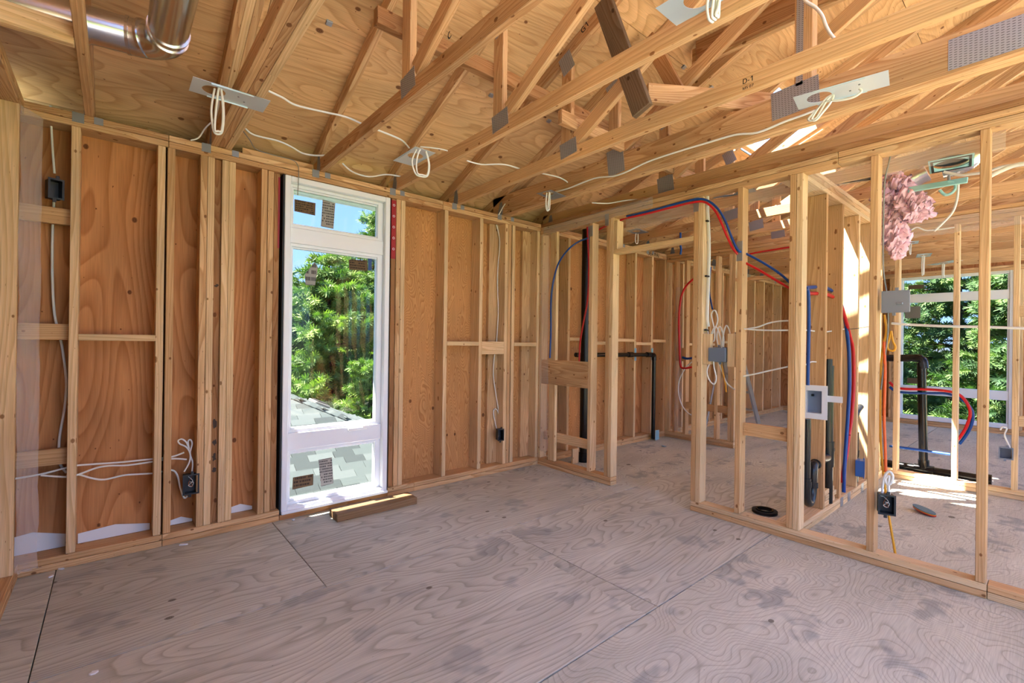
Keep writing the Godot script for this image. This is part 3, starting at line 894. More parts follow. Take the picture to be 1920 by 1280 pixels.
func build_trusses() -> void:
	truss(-0.141, 1, 0.089, "single roof truss at the far left, beside the round metal duct", "roof trusses over the near room", [M.chord, M.chord_b], false)
	truss(0.460, 3, 0.089, "three-ply roof girder truss between the duct and the tall window", "roof trusses over the near room", [M.chord, M.chord_b, M.stud_pale], false)
	truss(1.137, 1, 0.089, "roof truss landing above the middle of the tall window", "roof trusses over the near room", [M.chord_b, M.stud_b])
	truss(1.747, 1, 0.089, "roof truss landing just right of the tall window", "roof trusses over the near room", [M.chord, M.stud_b])
	truss(2.347, 1, 0.089, "roof truss landing midway between tall window and room corner", "roof trusses over the near room", [M.chord, M.chord_b])
	var lettered: Array = find_children("roof_truss*", "", false, false)
	letter("C", lettered[2], Vector3(1.1365, 2.66, -1.80), 0.035, 0.5)
	letter("G1", lettered[3], Vector3(1.7465, 2.835, -1.53), 0.032, 0.52)
	letter("D-1", lettered[4], Vector3(2.3465, 2.578, -1.0), 0.026, 0.0)
	letter("MS 07", lettered[4], Vector3(2.3465, 2.543, -1.0), 0.014, 0.0)
	var g := truss(2.870, 3, 0.184, "deep multi-ply girder truss with large steel plates near the stud partition", "roof trusses over the near room", [M.chord_b, M.stud_b, M.chord])
	nail_plate(g, 2.870, 2.535, 2.675, -0.34, 0.10)
	nail_plate(g, 2.870, 2.575, 2.735, -1.09, -0.85, -0.06)
	nail_plate(g, 2.870, 2.72, 3.25, -0.965, -0.93)
	for k in 2:
		stick("web", Vector3(2.89 + 0.0385 * k, 2.705, -0.93), Vector3(2.89 + 0.0385 * k, roof_y(-0.93) - 0.12, -0.93), 0.038, 0.089, Vector3(0, 0, 1), M.chord, g)
	var x := 3.560
	var i := 0
	while x < 10.0:
		truss(x, 2 if i in [0, 3] else 1, 0.089 if i != 0 else 0.14, "%s roof truss beyond the near stud partition, counted from it" % ["first", "second", "third", "fourth", "fifth", "sixth", "seventh", "eighth", "ninth", "tenth", "eleventh"][i], "roof trusses beyond the partition", [[M.chord, M.chord_b], [M.stud_b, M.chord], [M.chord_b, M.stud]][i % 3])
		x += 0.61
		i += 1
	# lateral and diagonal bracing
	var b := thing("lateral_brace", "long horizontal two-by-four brace tying the truss webs together", "brace")
	board("brace_board", Vector3(1.0, 2.895, -2.31), Vector3(3.3, 2.984, -2.2605), M.stud_brown, b)
	b = thing("lateral_brace", "second horizontal brace high between the deep girder truss and far trusses", "brace")
	board("brace_board", Vector3(2.2, 2.71, -2.15), Vector3(4.4, 2.80, -2.112), M.chord_b, b)
	b = thing("diagonal_brace", "grey weathered board leaning down between two roof trusses", "brace")
	stick("brace_board", Vector3(2.2, 3.32, -1.785), Vector3(2.2, 2.56, -1.50), 0.038, 0.115, Vector3(0, 0.35, 1), M.weathered, b)
	b = thing("diagonal_brace", "brown diagonal brace board just right of the grey weathered one", "brace")
	stick("brace_board", Vector3(2.75, 3.36, -1.835), Vector3(2.75, 2.80, -1.56), 0.038, 0.089, Vector3(0, 0.35, 1), M.stud_brown, b)
	b = thing("diagonal_brace", "pale board lying at forty-five degrees across the truss chords", "brace")
	stick("brace_board", Vector3(2.42, 2.78, -1.62), Vector3(3.35, 2.79, -1.02), 0.038, 0.115, Vector3(0, 1, 0), M.chord_b, b)
	b = thing("ridge_board", "doubled brown board running level under the roof beyond the girder", "board")
	board("ply", Vector3(3.22, 3.36, -1.75), Vector3(3.258, 3.50, 0.4), M.stud_brown, b)
	board("ply", Vector3(3.26, 3.34, -1.80), Vector3(3.298, 3.48, 0.4), M.stud_b, b)


# ---------------------------------------------------------------- outdoors

func build_outdoors() -> void:
	var g := setting("ground", "lawn and paving around the house")
	board("lawn", Vector3(-60, -3.5, -70), Vector3(80, -3.2, 60), M.lawn, g, 0.0)
	board("patio", Vector3(-6, -3.2, 2.9), Vector3(14, -3.16, 12), M.concrete, g, 0.0)
	neighbour_roof()
	var pine := [Color(0.19, 0.31, 0.06), Color(0.09, 0.18, 0.04), Color(0.33, 0.43, 0.10)]
	var cedar := [Color(0.13, 0.25, 0.075), Color(0.06, 0.14, 0.055), Color(0.25, 0.37, 0.11)]
	conifer("pine_tree", "bright green pine behind the shingled roof, left half of the tall window", Vector3(5.0, -3.2, -14.6), 7.1, 2.9, 0.22, pine, 41, "trees seen through the tall window", 4600)
	conifer("pine_tree", "tall pine rising into the blue sky at the window's right side", Vector3(8.5, -3.2, -18.5), 10.6, 2.5, 0.25, pine, 42, "trees seen through the tall window", 4600)
	conifer("cedar_tree", "small pointed cedar just behind the shingled roof on its right", Vector3(4.85, -3.2, -11.0), 4.2, 0.95, 0.12, pine, 43, "trees seen through the tall window", 1700)
	conifer("pine_tree", "darker pine far behind the shingled roof", Vector3(10.5, -3.2, -28.0), 9.6, 4.0, 0.3, cedar, 44, "trees seen through the tall window", 2200)
	conifer("pine_tree", "dark pine standing furthest back at the window's left", Vector3(5.6, -3.2, -25.0), 8.6, 3.4, 0.3, cedar, 49, "trees seen through the tall window", 2200)
	var spots := [[16.5, -4.3, 9.2, 2.0, "cedar seen at the left third of the wide far window"], [16.2, -0.2, 8.6, 1.9, "cedar seen at the middle of the wide far window"], [16.8, 3.9, 9.0, 2.0, "cedar seen at the right third of the wide far window"], [20.5, -7.2, 11.0, 2.5, "cedar behind the others, left side of the far window"], [20.0, -2.1, 11.5, 2.5, "cedar behind the others, centre of the far window"], [20.5, 3.1, 11.0, 2.5, "cedar behind the others, right side of the far window"]]
	for i in spots.size():
		var s: Array = spots[i]
		conifer("cedar_tree", s[4], Vector3(s[0], -3.2, s[1]), s[2], s[3], 0.2, cedar, 60 + i, "trees seen through the far window", 3000)


func conifer(called: String, label: String, at: Vector3, tall: float, wide: float, trunk: float, colors: Array, s: int, group: String, count: int) -> void:
	var t := thing(called, label, "tree", at, group)
	var r := RandomNumberGenerator.new()
	r.seed = s
	var st := SurfaceTool.new()
	st.begin(Mesh.PRIMITIVE_TRIANGLES)
	tube_into(st, PackedVector3Array([Vector3.ZERO, Vector3(0.05, tall * 0.4, 0.03), Vector3(0, tall * 0.95, 0)]), trunk, 8, 1.0, true, PackedFloat32Array([trunk, trunk * 0.6, 0.02]))
	var stem := put(st.commit(), "trunk", M.bark, t)
	var limbs := SurfaceTool.new()
	limbs.begin(Mesh.PRIMITIVE_TRIANGLES)
	var places := []
	var tints := []
	var whorls := int(tall * 2.6)
	for k in whorls:
		var f := (k + r.randf() * 0.7) / whorls
		var y := tall * (0.10 + 0.89 * f)
		var reach := wide * pow(1.0 - f, 0.75) * r.randf_range(0.75, 1.15) + 0.12
		var n := r.randi_range(5, 7)
		for j in n:
			var a := TAU * (j + r.randf() * 0.8) / n
			var out := Vector3(cos(a), 0, sin(a))
			var from := Vector3(0, y, 0)
			var tip := from + out * reach + Vector3(0, reach * r.randf_range(-0.18, 0.22), 0)
			tube_into(limbs, PackedVector3Array([from, tip]), 0.02, 4, 1.0, false, PackedFloat32Array([0.028, 0.006]))
			var share := maxi(3, int(float(count) / (whorls * n) * (reach / wide) * 1.9))
			for q in share:
				var d := pow(r.randf(), 0.6)
				var p := from.lerp(tip, d) + Vector3(r.randfn(0, 0.11), r.randfn(0, 0.07), r.randfn(0, 0.11)) * (0.4 + reach * 0.55)
				var dir := (out + Vector3(r.randfn(0, 0.5), r.randf_range(-0.15, 0.6), r.randfn(0, 0.5))).normalized()
				var side := dir.cross(Vector3(r.randfn(), r.randfn(), r.randfn())).normalized()
				var size := r.randf_range(0.75, 1.5) * (0.6 + wide * 0.18)
				places.append(Transform3D(Basis(side, dir, side.cross(dir)) * size, p))
				var c: Color = colors[0].lerp(colors[1 if r.randf() < 0.5 else 2], r.randf())
				tints.append(c)
	put(limbs.commit(), "branches", M.bark, stem).set_meta("kind", "stuff")
	var mm := MultiMesh.new()
	mm.transform_format = MultiMesh.TRANSFORM_3D
	mm.use_colors = true
	mm.mesh = sprig()
	mm.instance_count = places.size()
	for i in places.size():
		mm.set_instance_transform(i, places[i])
		mm.set_instance_color(i, tints[i])
	var o := MultiMeshInstance3D.new()
	o.name = "foliage"
	o.multimesh = mm
	o.set_meta("kind", "stuff")
	o.material_override = M.needles
	t.add_child(o)


var sprig_mesh: ArrayMesh

# A tuft of narrow needles on a twig.
func sprig() -> ArrayMesh:
	if sprig_mesh:
		return sprig_mesh
	var r := RandomNumberGenerator.new()
	r.seed = 5
	var st := SurfaceTool.new()
	st.begin(Mesh.PRIMITIVE_TRIANGLES)
	for k in 30:
		var y := 0.24 * k / 30.0
		var a := k * 2.4
		var out := Vector3(cos(a), 0.75, sin(a)).normalized() * r.randf_range(0.08, 0.14)
		var side := out.cross(Vector3.UP).normalized() * 0.017
		var p := Vector3(0, y, 0)
		var nn := out.cross(side).normalized()
		for v in [p - side, p + side, p + out + side * 0.3, p - side, p + out + side * 0.3, p + out - side * 0.3]:
			st.set_normal(nn)
			st.add_vertex(v)
	sprig_mesh = st.commit()
	return sprig_mesh


func neighbour_roof() -> void:
	var n := thing("neighbour_roof", "lower hip roof of pale grey-green asphalt shingles outside the tall window", "roof", Vector3(2.16, 0.37, -8.0))
	# own axes: apex at the origin; the front face falls towards the house, the right face to the right
	var low := Vector3(3.0, -1.5, 3.0)
	var rear := Vector3(2.84, -1.15, -2.1)
	var st := SurfaceTool.new()
	st.begin(Mesh.PRIMITIVE_TRIANGLES)
	var faces := [
		[Vector3(-5, 0, 0), Vector3.ZERO, low, Vector3(-5, -1.5, 3.0)],
		[Vector3.ZERO, rear, low],
		[Vector3.ZERO, Vector3(-5, 0, 0), Vector3(-5, -1.5, -3.0), rear],
	]
	for f in faces:
		var nn: Vector3 = (f[2] - f[0]).cross(f[1] - f[0]).normalized()
		for k in ([0, 1, 2, 0, 2, 3] if f.size() == 4 else [0, 1, 2]):
			st.set_normal(nn)
			st.set_uv(Vector2(f[k].x, f[k].z))
			st.add_vertex(f[k] - Vector3(0, 0.012, 0))
	put(st.commit(), "roof_deck", M.shingle_b, n)
	board("wall_below", Vector3(-4.8, -3.57, -1.9), Vector3(2.3, -1.55, 2.7), M.siding, n)
	# individual shingles where the window shows them
	var turn := Basis(Vector3.RIGHT, Vector3(0, 1, 0.5).normalized(), Vector3(0, -0.5, 1).normalized())
	var kinds := []
	for k in 3:
		kinds.append(plank_mesh(Vector3(0.275 + 0.03 * k, 0.02, 0.17), 0.002, Vector2(0.6, 0.6)))
	var r := RandomNumberGenerator.new()
	r.seed = 77
	var coats := [M.shingle, M.shingle_b, M.shingle_c]
	for c in 21:
		var z := 0.07 + 0.125 * c
		var x := -1.3 + 0.16 * (c % 2) + r.randf() * 0.08
		while x < minf(z - 0.16, 1.9):
			var k := r.randi_range(0, 2)
			var wdt := 0.275 + 0.03 * k
			var o := put(kinds[k], "shingle", coats[r.randi_range(0, 2)], n)
			o.transform = Transform3D(turn * Basis(Vector3.RIGHT, 0.045), Vector3(x + wdt / 2, -z * 0.5 + 0.002 + 0.006 * r.randf(), z))
			x += wdt + 0.006
	var side_normal := low.cross(rear).normalized()
	var along := (low - rear).normalized()
	var down := along.cross(side_normal).normalized()
	if down.y > 0.0:
		down = -down
	var side_turn := Basis(along, side_normal, along.cross(side_normal))
	for c in 15:
		var f := 0.05 + 0.045 * c
		var a := low * f
		var b := rear * f
		var n_tabs := int(a.distance_to(b) / 0.30) + 1
		for k in n_tabs:
			var g := (k + 0.3 + 0.5 * (c % 2)) / n_tabs
			if g > 0.97:
				continue
			var o := put(kinds[r.randi_range(0, 2)], "shingle", coats[r.randi_range(0, 2)], n)
			o.transform = Transform3D(side_turn * Basis(Vector3.RIGHT, 0.045 * signf(side_turn.z.dot(down))), a.lerp(b, g) + side_normal * (0.002 + 0.006 * r.randf()))
	var hip := low.normalized()
	var cap := plank_mesh(Vector3(0.17, 0.018, 0.10), 0.002, Vector2(0.6, 0.6))
	for c in 24:   # caps folded over the hip, one leaf on each face
		var d := 0.05 + 0.085 * c
		for nn: Vector3 in [turn.y, side_normal]:
			var o := put(cap, "hip_cap", coats[c % 3], n)
			var across := hip.cross(nn).normalized()
			var away := 1.0 if nn == turn.y else -1.0
			o.transform = Transform3D(Basis(hip, nn, across) * Basis(Vector3.BACK, -0.06), hip * d * 1.5 + across * 0.046 * away + nn * 0.018)
	var v := put(plank_mesh(Vector3(0.36, 0.06, 0.26), 0.025), "roof_vent", M.vent, n)
	v.transform = Transform3D(side_turn, low * 0.06 + rear * 0.09 + side_normal * 0.035)
	var lid := put(plank_mesh(Vector3(0.27, 0.02, 0.17), 0.008), "vent_cap", M.dark_plastic, v)
	lid.position = Vector3(0, 0.036, 0)


# ---------------------------------------------------------------- services and loose things

func cable(label: String, points: Array, radius := 0.0055, mat: Material = null, called := "electrical_cable", category := "cable", group := "white electrical cables", flat := 1.0) -> MeshInstance3D:
	var o := tube(numbered(called), points, radius, mat if mat else M.cable, self, 7, flat, 5)
	tag(o, label, category, group)
	return o


# Mounting plate for a ceiling light: a thin steel bar with a round cut-out.
func light_plate(label: String, at: Vector3, long: float, wide: float, turn: float, mat: Material, hole := 0.048, off := 0.0) -> Node3D:
	var t := thing("light_mounting_plate", label, "mounting plate", at, "ceiling light mounting plates")
	var o := put(slab_mesh(rect(long, wide), [circle(hole, 28, Vector2(off, 0))], 0.0012), "plate", mat, t)
	o.rotation = Vector3(PI / 2, turn, 0)
	for s in [-1, 1]:
		put(plank_mesh(Vector3(long * 0.55, 0.0015, 0.006), 0.0003), "lip", mat, o, Vector3(0, s * (wide / 2 - 0.006), 0.003))
	for k in 2:
		put(plank_mesh(Vector3(0.008, 0.008, 0.004), 0.002), "screw", M.galv_dull, o, Vector3(-off * 0.9 * (1.0 if k == 0 else 0.5), 0.02 * (k * 2 - 1), 0.002))
	return t


# An open device box: back, four sides, a rim, clamps and bare wires inside. It faces +z before it is turned.
func device_box(called: String, label: String, at: Vector3, size: Vector3, turn: float, mat: Material, wires: bool, group := "electrical boxes") -> Node3D:
	var t := thing(called, label, "electrical box", at, group)
	t.rotation.y = turn
	var st := SurfaceTool.new()
	st.begin(Mesh.PRIMITIVE_TRIANGLES)
	var h := size / 2.0
	var w := 0.0035
	for b in [[Vector3(size.x, size.y, w), Vector3(0, 0, -h.z)], [Vector3(w, size.y, size.z), Vector3(-h.x, 0, 0)], [Vector3(w, size.y, size.z), Vector3(h.x, 0, 0)], [Vector3(size.x, w, size.z), Vector3(0, -h.y, 0)], [Vector3(size.x, w, size.z), Vector3(0, h.y, 0)]]:
		plank_into(st, Transform3D(Basis(), b[1]), b[0], 0.0008)
	var body := put(st.commit(), "body", mat, t)
	put(slab_mesh(rect(size.x + 0.012, size.y + 0.012), [rect(size.x - 0.006, size.y - 0.006)], 0.003), "rim", mat, body, Vector3(0, 0, h.z))
	for s in [-1, 1]:
		put(plank_mesh(Vector3(0.016, 0.022, 0.006), 0.002), "ear", mat, body, Vector3(0.006 * s, s * (h.y + 0.012), h.z - 0.004))
	if wires:
		tube("bare_wire", [Vector3(-0.01, h.y * 0.7, -h.z + 0.01), Vector3(0.012, 0.012, 0.0), Vector3(-0.012, -0.008, 0.008), Vector3(0.006, -0.02, 0.004), Vector3(0.014, 0.006, 0.010), Vector3(-0.006, 0.012, 0.012)], 0.0018, M.cable, t, 6)
		tube("bare_wire", [Vector3(0.01, h.y * 0.7, -h.z + 0.01), Vector3(-0.012, 0.0, 0.006), Vector3(0.01, -0.018, 0.012), Vector3(0.0, 0.01, 0.014)], 0.0014, M.copper, t, 6)
	return t


func loop_down(label: String, top: Vector3, drop: float, wide: float, turns := 1, mat: Material = null) -> void:
	var pts := []
	for k in turns:
		var s := wide * (1.0 - 0.2 * k)
		var j := 0.012 * k
		pts.append_array([top + Vector3(-s * 0.3 + j, 0, j), top + Vector3(-s * 0.55 + j, -drop * 0.5, j), top + Vector3(-s * 0.35, -drop * 0.93, j), top + Vector3(0.0, -drop * (1.0 - 0.05 * k), j), top + Vector3(s * 0.4, -drop * 0.9, j), top + Vector3(s * 0.5, -drop * 0.45, j), top + Vector3(s * 0.25, 0, j + 0.006)])
	cable(label, pts, 0.0052, mat)


func build_services() -> void:
	build_ducts()
	build_lights()
	build_boxes()
	build_cables()
	build_pipes()
	build_bath_ceiling()
	build_loose()
	build_stickers()


func build_ducts() -> void:
	var t := thing("metal_duct", "round galvanized duct with elbow hung under the roof at upper left", "duct")
	var r := 0.078
	var y := 2.70
	tube("duct_pipe", [Vector3(-0.50, y - 0.045, -2.86), Vector3(0.035, y, -2.86)], r, M.duct, t, 28, 1.0, 1)
	tube("duct_pipe", [Vector3(0.175, y, -2.735), Vector3(0.185, y + 0.02, 1.2)], r, M.duct, t, 28, 1.0, 1)
	var bend := []
	for k in 9:
		var a := PI / 2 * k / 8
		bend.append(Vector3(0.035 + 0.14 * sin(a), y, -2.86 + 0.125 * (1.0 - cos(a))))
	tube("elbow", bend, r + 0.002, M.duct, t, 28, 1.0, 1)
	for p in [[Vector3(-0.115, y - 0.013, -2.86), Vector3(-0.108, y - 0.012, -2.86)], [Vector3(0.03, y, -2.86), Vector3(0.042, y, -2.858)], [Vector3(0.088, y, -2.84), Vector3(0.098, y, -2.834)], [Vector3(0.174, y, -2.74), Vector3(0.1755, y, -2.726)], [Vector3(0.176, y, -2.68), Vector3(0.176, y, -2.674)]]:
		tube("seam_bead", p, r + 0.0055, M.duct, t, 28, 1.0, 1)
	var b := thing("duct_support_board", "short pale board under the duct beside the single left truss", "board")
	board("support_board", Vector3(-0.50, 2.50, -2.72), Vector3(-0.142, 2.589, -2.682), M.stud_pale, b)


func build_lights() -> void:
	light_plate("white light plate under the three-ply truss, left of the tall window", Vector3(0.437, 2.5155, -2.753), 0.335, 0.165, 0.0, M.plate_white, 0.05, -0.072)
	light_plate("pale blue light plate just above the tall window's right side", Vector3(1.516, 2.512, -2.82), 0.31, 0.15, PI / 2, M.plate_white, 0.05, -0.02)
	light_plate("grey light plate in front of the room corner, with white cable loop", Vector3(2.768, 2.512, -2.765), 0.22, 0.15, 0.15, M.galv_dull, 0.045, -0.05)
	light_plate("large off-white light plate under the girder truss near the upper right", Vector3(2.66, 2.512, -0.70), 0.37, 0.16, PI / 2 + 0.16, M.plate_white, 0.052, 0.085)
	light_plate("light plate at the top edge of the view with hanging cable loop", Vector3(1.633, 2.560, -0.861), 0.30, 0.15, PI / 2, M.plate_white, 0.05, 0.02)
	light_plate("light plate over the bathroom doorway, its cable hanging in a loop", Vector3(4.36, 2.51, -3.02), 0.24, 0.15, 0.1, M.galv_dull, 0.045, -0.02)
	light_plate("light plate seen beside the red and blue pipe bend", Vector3(3.80, 2.51, -1.73), 0.32, 0.14, PI / 2 + 0.2, M.galv_dull, 0.045, 0.02)
	light_plate("first far-room light plate from the pink insulation", Vector3(7.13, 2.508, -1.15), 0.20, 0.14, 0.2, M.plate_white, 0.04)
	light_plate("middle far-room light plate above the wide window", Vector3(8.22, 2.508, -1.19), 0.30, 0.15, 0.2, M.plate_white, 0.045)
	light_plate("far-room light plate closest to the wide window", Vector3(9.15, 2.508, -1.10), 0.40, 0.16, 0.9, M.plate_white, 0.045)
	loop_down("white cable loop hanging from light plate left of the tall window", Vector3(0.378, 2.510, -2.715), 0.22, 0.05, 2)
	loop_down("white cable loop hanging from light plate above the tall window", Vector3(1.503, 2.510, -2.697), 0.165, 0.12, 2)
	loop_down("white cable loop hanging from grey light plate at room corner", Vector3(2.709, 2.510, -2.751), 0.145, 0.035, 2)
	loop_down("white cable loop hanging at the top edge of the view", Vector3(1.665, 2.560, -0.847), 0.085, 0.05, 3)
	loop_down("thin cable loop hanging over the bathroom doorway", Vector3(4.427, 2.505, -3.074), 0.11, 0.05, 1)
	loop_down("cable loop under the first far-room light plate", Vector3(7.116, 2.500, -1.152), 0.13, 0.07, 1)
	loop_down("cable loop under the middle far-room light plate", Vector3(8.230, 2.500, -1.204), 0.26, 0.10, 2)
	loop_down("cable loop under far-room light plate closest to the window", Vector3(9.221, 2.500, -1.123), 0.20, 0.10, 2)
	cable("thick folded cable coil hanging from the large off-white light plate", [Vector3(2.660, 2.508, -0.734), Vector3(2.660, 2.497, -0.761), Vector3(2.660, 2.461, -0.797), Vector3(2.660, 2.434, -0.827), Vector3(2.660, 2.423, -0.834), Vector3(2.660, 2.413, -0.820), Vector3(2.660, 2.423, -0.796), Vector3(2.660, 2.473, -0.765), Vector3(2.660, 2.501, -0.742), Vector3(2.660, 2.500, -0.727), Vector3(2.660, 2.469, -0.742), Vector3(2.660, 2.430, -0.778), Vector3(2.660, 2.409, -0.801), Vector3(2.660, 2.415, -0.817), Vector3(2.660, 2.441, -0.808), Vector3(2.660, 2.484, -0.767), Vector3(2.660, 2.469, -0.700), Vector3(2.660, 2.463, -0.647), Vector3(2.660, 2.476, -0.615), Vector3(2.660, 2.494, -0.622)])


func build_boxes() -> void:
	device_box("device_box", "black device box high in the left corner bay with clip wings", Vector3(-0.262, 2.085, -3.60), Vector3(0.055, 0.10, 0.06), 0.35, M.box_black, false)
	device_box("outlet_box", "black outlet box with coiled wires low between studs left of window", Vector3(0.377, 0.355, -3.575), Vector3(0.075, 0.115, 0.06), 0.0, M.box_black, true)
	device_box("outlet_box", "small dark outlet box low on the wall right of window", Vector3(2.889, 0.371, -3.560), Vector3(0.055, 0.105, 0.06), -0.25, M.box_black, false)
	device_box("outlet_box", "black outlet box at the foot of the stud beside the yellow cable", Vector3(3.40, 0.375, -0.645), Vector3(0.07, 0.105, 0.055), -1.2, M.box_black, true)
	device_box("junction_box", "dark grey junction box between two studs with many white cables", Vector3(3.425, 1.205, -1.65), Vector3(0.125, 0.10, 0.05), PI / 2, M.box_grey, false)
	var s := device_box("junction_box", "square galvanized steel box with cover high on the partition stud", Vector3(3.43, 1.54, -0.615), Vector3(0.115, 0.115, 0.045), -PI / 2, M.galv_dull, false)
	put(plank_mesh(Vector3(0.118, 0.118, 0.002), 0.0008), "cover", M.galv_dull, s, Vector3(0, 0, 0.024))
	put(plank_mesh(Vector3(0.03, 0.012, 0.01), 0.004), "cable_clamp", M.galv, s, Vector3(0.02, -0.012, 0.028))
	device_box("outlet_box", "grey outlet box on a far stud near the wide window", Vector3(5.800, 0.388, -0.291), Vector3(0.075, 0.09, 0.05), -PI / 2, M.box_grey, false)
	device_box("device_box", "light blue plastic box low in the plumbing wall", Vector3(4.86, 0.245, -1.10), Vector3(0.10, 0.13, 0.06), 0.2, M.box_blue, false)
	device_box("outlet_box", "dark box clipped high in the plumbing wall", Vector3(4.06, 1.10, -1.20), Vector3(0.05, 0.10, 0.05), -PI / 2, M.box_black, false)
	# white washing machine outlet box
	var w := thing("washer_outlet_box", "white recessed washer outlet box fixed in the plumbing wall", "outlet box", Vector3(3.925, 0.87, -1.165))
	w.rotation.y = -PI / 2 + 0.12
	put(slab_mesh(rect(0.165, 0.245), [rect(0.095, 0.165)], 0.006), "face_frame", M.box_white, w, Vector3(0, 0, 0.035))
	put(plank_mesh(Vector3(0.10, 0.17, 0.004), 0.001), "back", M.box_grey_light, w, Vector3(0, 0, -0.03))
	for q in [[Vector3(0.004, 0.17, 0.065), Vector3(0.05, 0, 0)], [Vector3(0.004, 0.17, 0.065), Vector3(-0.05, 0, 0)], [Vector3(0.1, 0.004, 0.065), Vector3(0, 0.084, 0)], [Vector3(0.1, 0.004, 0.065), Vector3(0, -0.084, 0)]]:
		put(plank_mesh(q[0], 0.001), "side", M.box_white, w, q[1])
	put(plank_mesh(Vector3(0.018, 0.016, 0.012), 0.003), "valve_stub", M.box_black, w, Vector3(-0.018, 0.045, -0.02))
	put(plank_mesh(Vector3(0.10, 0.045, 0.003), 0.001), "mounting_tab", M.box_white, w, Vector3(0.12, 0.03, 0.02))
	# staples on the bundle beside the doorway
	for k in 3:
		var y: float = [2.22, 1.80, 1.39][k]
		var p := thing("cable_staple", ["black cable staple near the top of the doorway stud", "black cable staple midway down the doorway stud", "black cable staple lowest on the doorway stud"][k], "staple", Vector3(3.44, y, -1.758), "cable staples on the doorway stud")
		put(plank_mesh(Vector3(0.05, 0.012, 0.018), 0.003), "bridge", M.rubber, p, Vector3(0, 0, 0.008))


func build_cables() -> void:
	cable("white cable pair dropping from the top plate to high left box", [Vector3(-0.285, 2.557, -3.645), Vector3(-0.280, 2.434, -3.645), Vector3(-0.272, 2.288, -3.645), Vector3(-0.265, 2.186, -3.645)])
	cable("white cable running down behind the left blocks from the high box", [Vector3(-0.267, 2.043, -3.662), Vector3(-0.271, 1.845, -3.662), Vector3(-0.269, 1.607, -3.662), Vector3(-0.258, 1.398, -3.662), Vector3(-0.235, 1.279, -3.662), Vector3(-0.219, 1.158, -3.662), Vector3(-0.206, 1.006, -3.662), Vector3(-0.214, 0.855, -3.662), Vector3(-0.230, 0.721, -3.662), Vector3(-0.233, 0.616, -3.662), Vector3(-0.224, 0.548, -3.662), Vector3(-0.201, 0.502, -3.662)], 0.0065)
	cable("uppermost white cable through the studs low on the left wall", [Vector3(-0.432, 0.512, -3.620), Vector3(-0.303, 0.520, -3.620), Vector3(-0.193, 0.540, -3.620), Vector3(-0.146, 0.545, -3.620), Vector3(0.021, 0.534, -3.620), Vector3(0.192, 0.530, -3.620), Vector3(0.282, 0.529, -3.620), Vector3(0.346, 0.547, -3.620)])
	cable("middle white cable through the studs low on the left wall", [Vector3(-0.300, 0.516, -3.612), Vector3(-0.194, 0.488, -3.612), Vector3(-0.146, 0.495, -3.612), Vector3(-0.073, 0.519, -3.612), Vector3(-0.015, 0.522, -3.612), Vector3(0.070, 0.512, -3.612), Vector3(0.191, 0.515, -3.612), Vector3(0.282, 0.518, -3.612), Vector3(0.359, 0.502, -3.612)])
	cable("lowest white cable through the studs, sagging towards the outlet box", [Vector3(-0.199, 0.492, -3.625), Vector3(-0.146, 0.489, -3.625), Vector3(-0.096, 0.462, -3.625), Vector3(-0.038, 0.442, -3.625), Vector3(0.046, 0.452, -3.625), Vector3(0.108, 0.448, -3.625), Vector3(0.193, 0.440, -3.625), Vector3(0.278, 0.445, -3.625), Vector3(0.311, 0.409, -3.625), Vector3(0.329, 0.321, -3.625), Vector3(0.349, 0.256, -3.625), Vector3(0.366, 0.263, -3.625)])
	cable("looped white cable tail above the outlet box left of window", [Vector3(0.345, 0.429, -3.600), Vector3(0.372, 0.486, -3.600), Vector3(0.375, 0.540, -3.600), Vector3(0.354, 0.584, -3.600), Vector3(0.321, 0.608, -3.600), Vector3(0.312, 0.630, -3.600), Vector3(0.332, 0.637, -3.600), Vector3(0.357, 0.610, -3.600), Vector3(0.369, 0.568, -3.600), Vector3(0.363, 0.616, -3.600), Vector3(0.376, 0.628, -3.600), Vector3(0.385, 0.600, -3.600), Vector3(0.375, 0.540, -3.600), Vector3(0.389, 0.483, -3.600), Vector3(0.387, 0.422, -3.600)], 0.0048)
	cable("white cable tail from light plate down to the top plate", [Vector3(0.343, 2.494, -3.480), Vector3(0.384, 2.522, -3.480), Vector3(0.419, 2.593, -3.480), Vector3(0.467, 2.668, -3.480), Vector3(0.420, 2.550, -3.009), Vector3(0.397, 2.550, -2.846)], 0.0045)
	cable("white cable from the three-ply truss across to the window light plate", [Vector3(0.617, 2.615, -2.777), Vector3(0.695, 2.615, -2.802), Vector3(0.775, 2.615, -2.840), Vector3(0.915, 2.615, -2.814), Vector3(1.043, 2.615, -2.786), Vector3(1.167, 2.615, -2.813), Vector3(1.294, 2.615, -2.828), Vector3(1.439, 2.615, -2.856), Vector3(1.541, 2.615, -2.937)], 0.0058)
	cable("white cable sagging over the plate left of window truss", [Vector3(0.647, 2.673, -3.520), Vector3(0.701, 2.646, -3.520), Vector3(0.846, 2.649, -3.520), Vector3(0.933, 2.632, -3.520), Vector3(1.008, 2.608, -3.520), Vector3(1.093, 2.615, -3.520), Vector3(1.184, 2.640, -3.520)], 0.0062)
	cable("thin grey wire hanging down in front of the window's top pane", [Vector3(0.634, 2.658, -3.530), Vector3(0.675, 2.609, -3.530), Vector3(0.717, 2.557, -3.530), Vector3(0.830, 2.547, -3.530), Vector3(0.947, 2.545, -3.530), Vector3(0.980, 2.516, -3.530), Vector3(0.988, 2.472, -3.530), Vector3(0.982, 2.303, -3.530)], 0.0028, M.wire_grey)
	cable("white cable sagging between two trusses above the window head", [Vector3(1.287, 2.602, -3.500), Vector3(1.365, 2.557, -3.500), Vector3(1.496, 2.552, -3.500), Vector3(1.638, 2.603, -3.500), Vector3(1.768, 2.617, -3.500)], 0.0058)
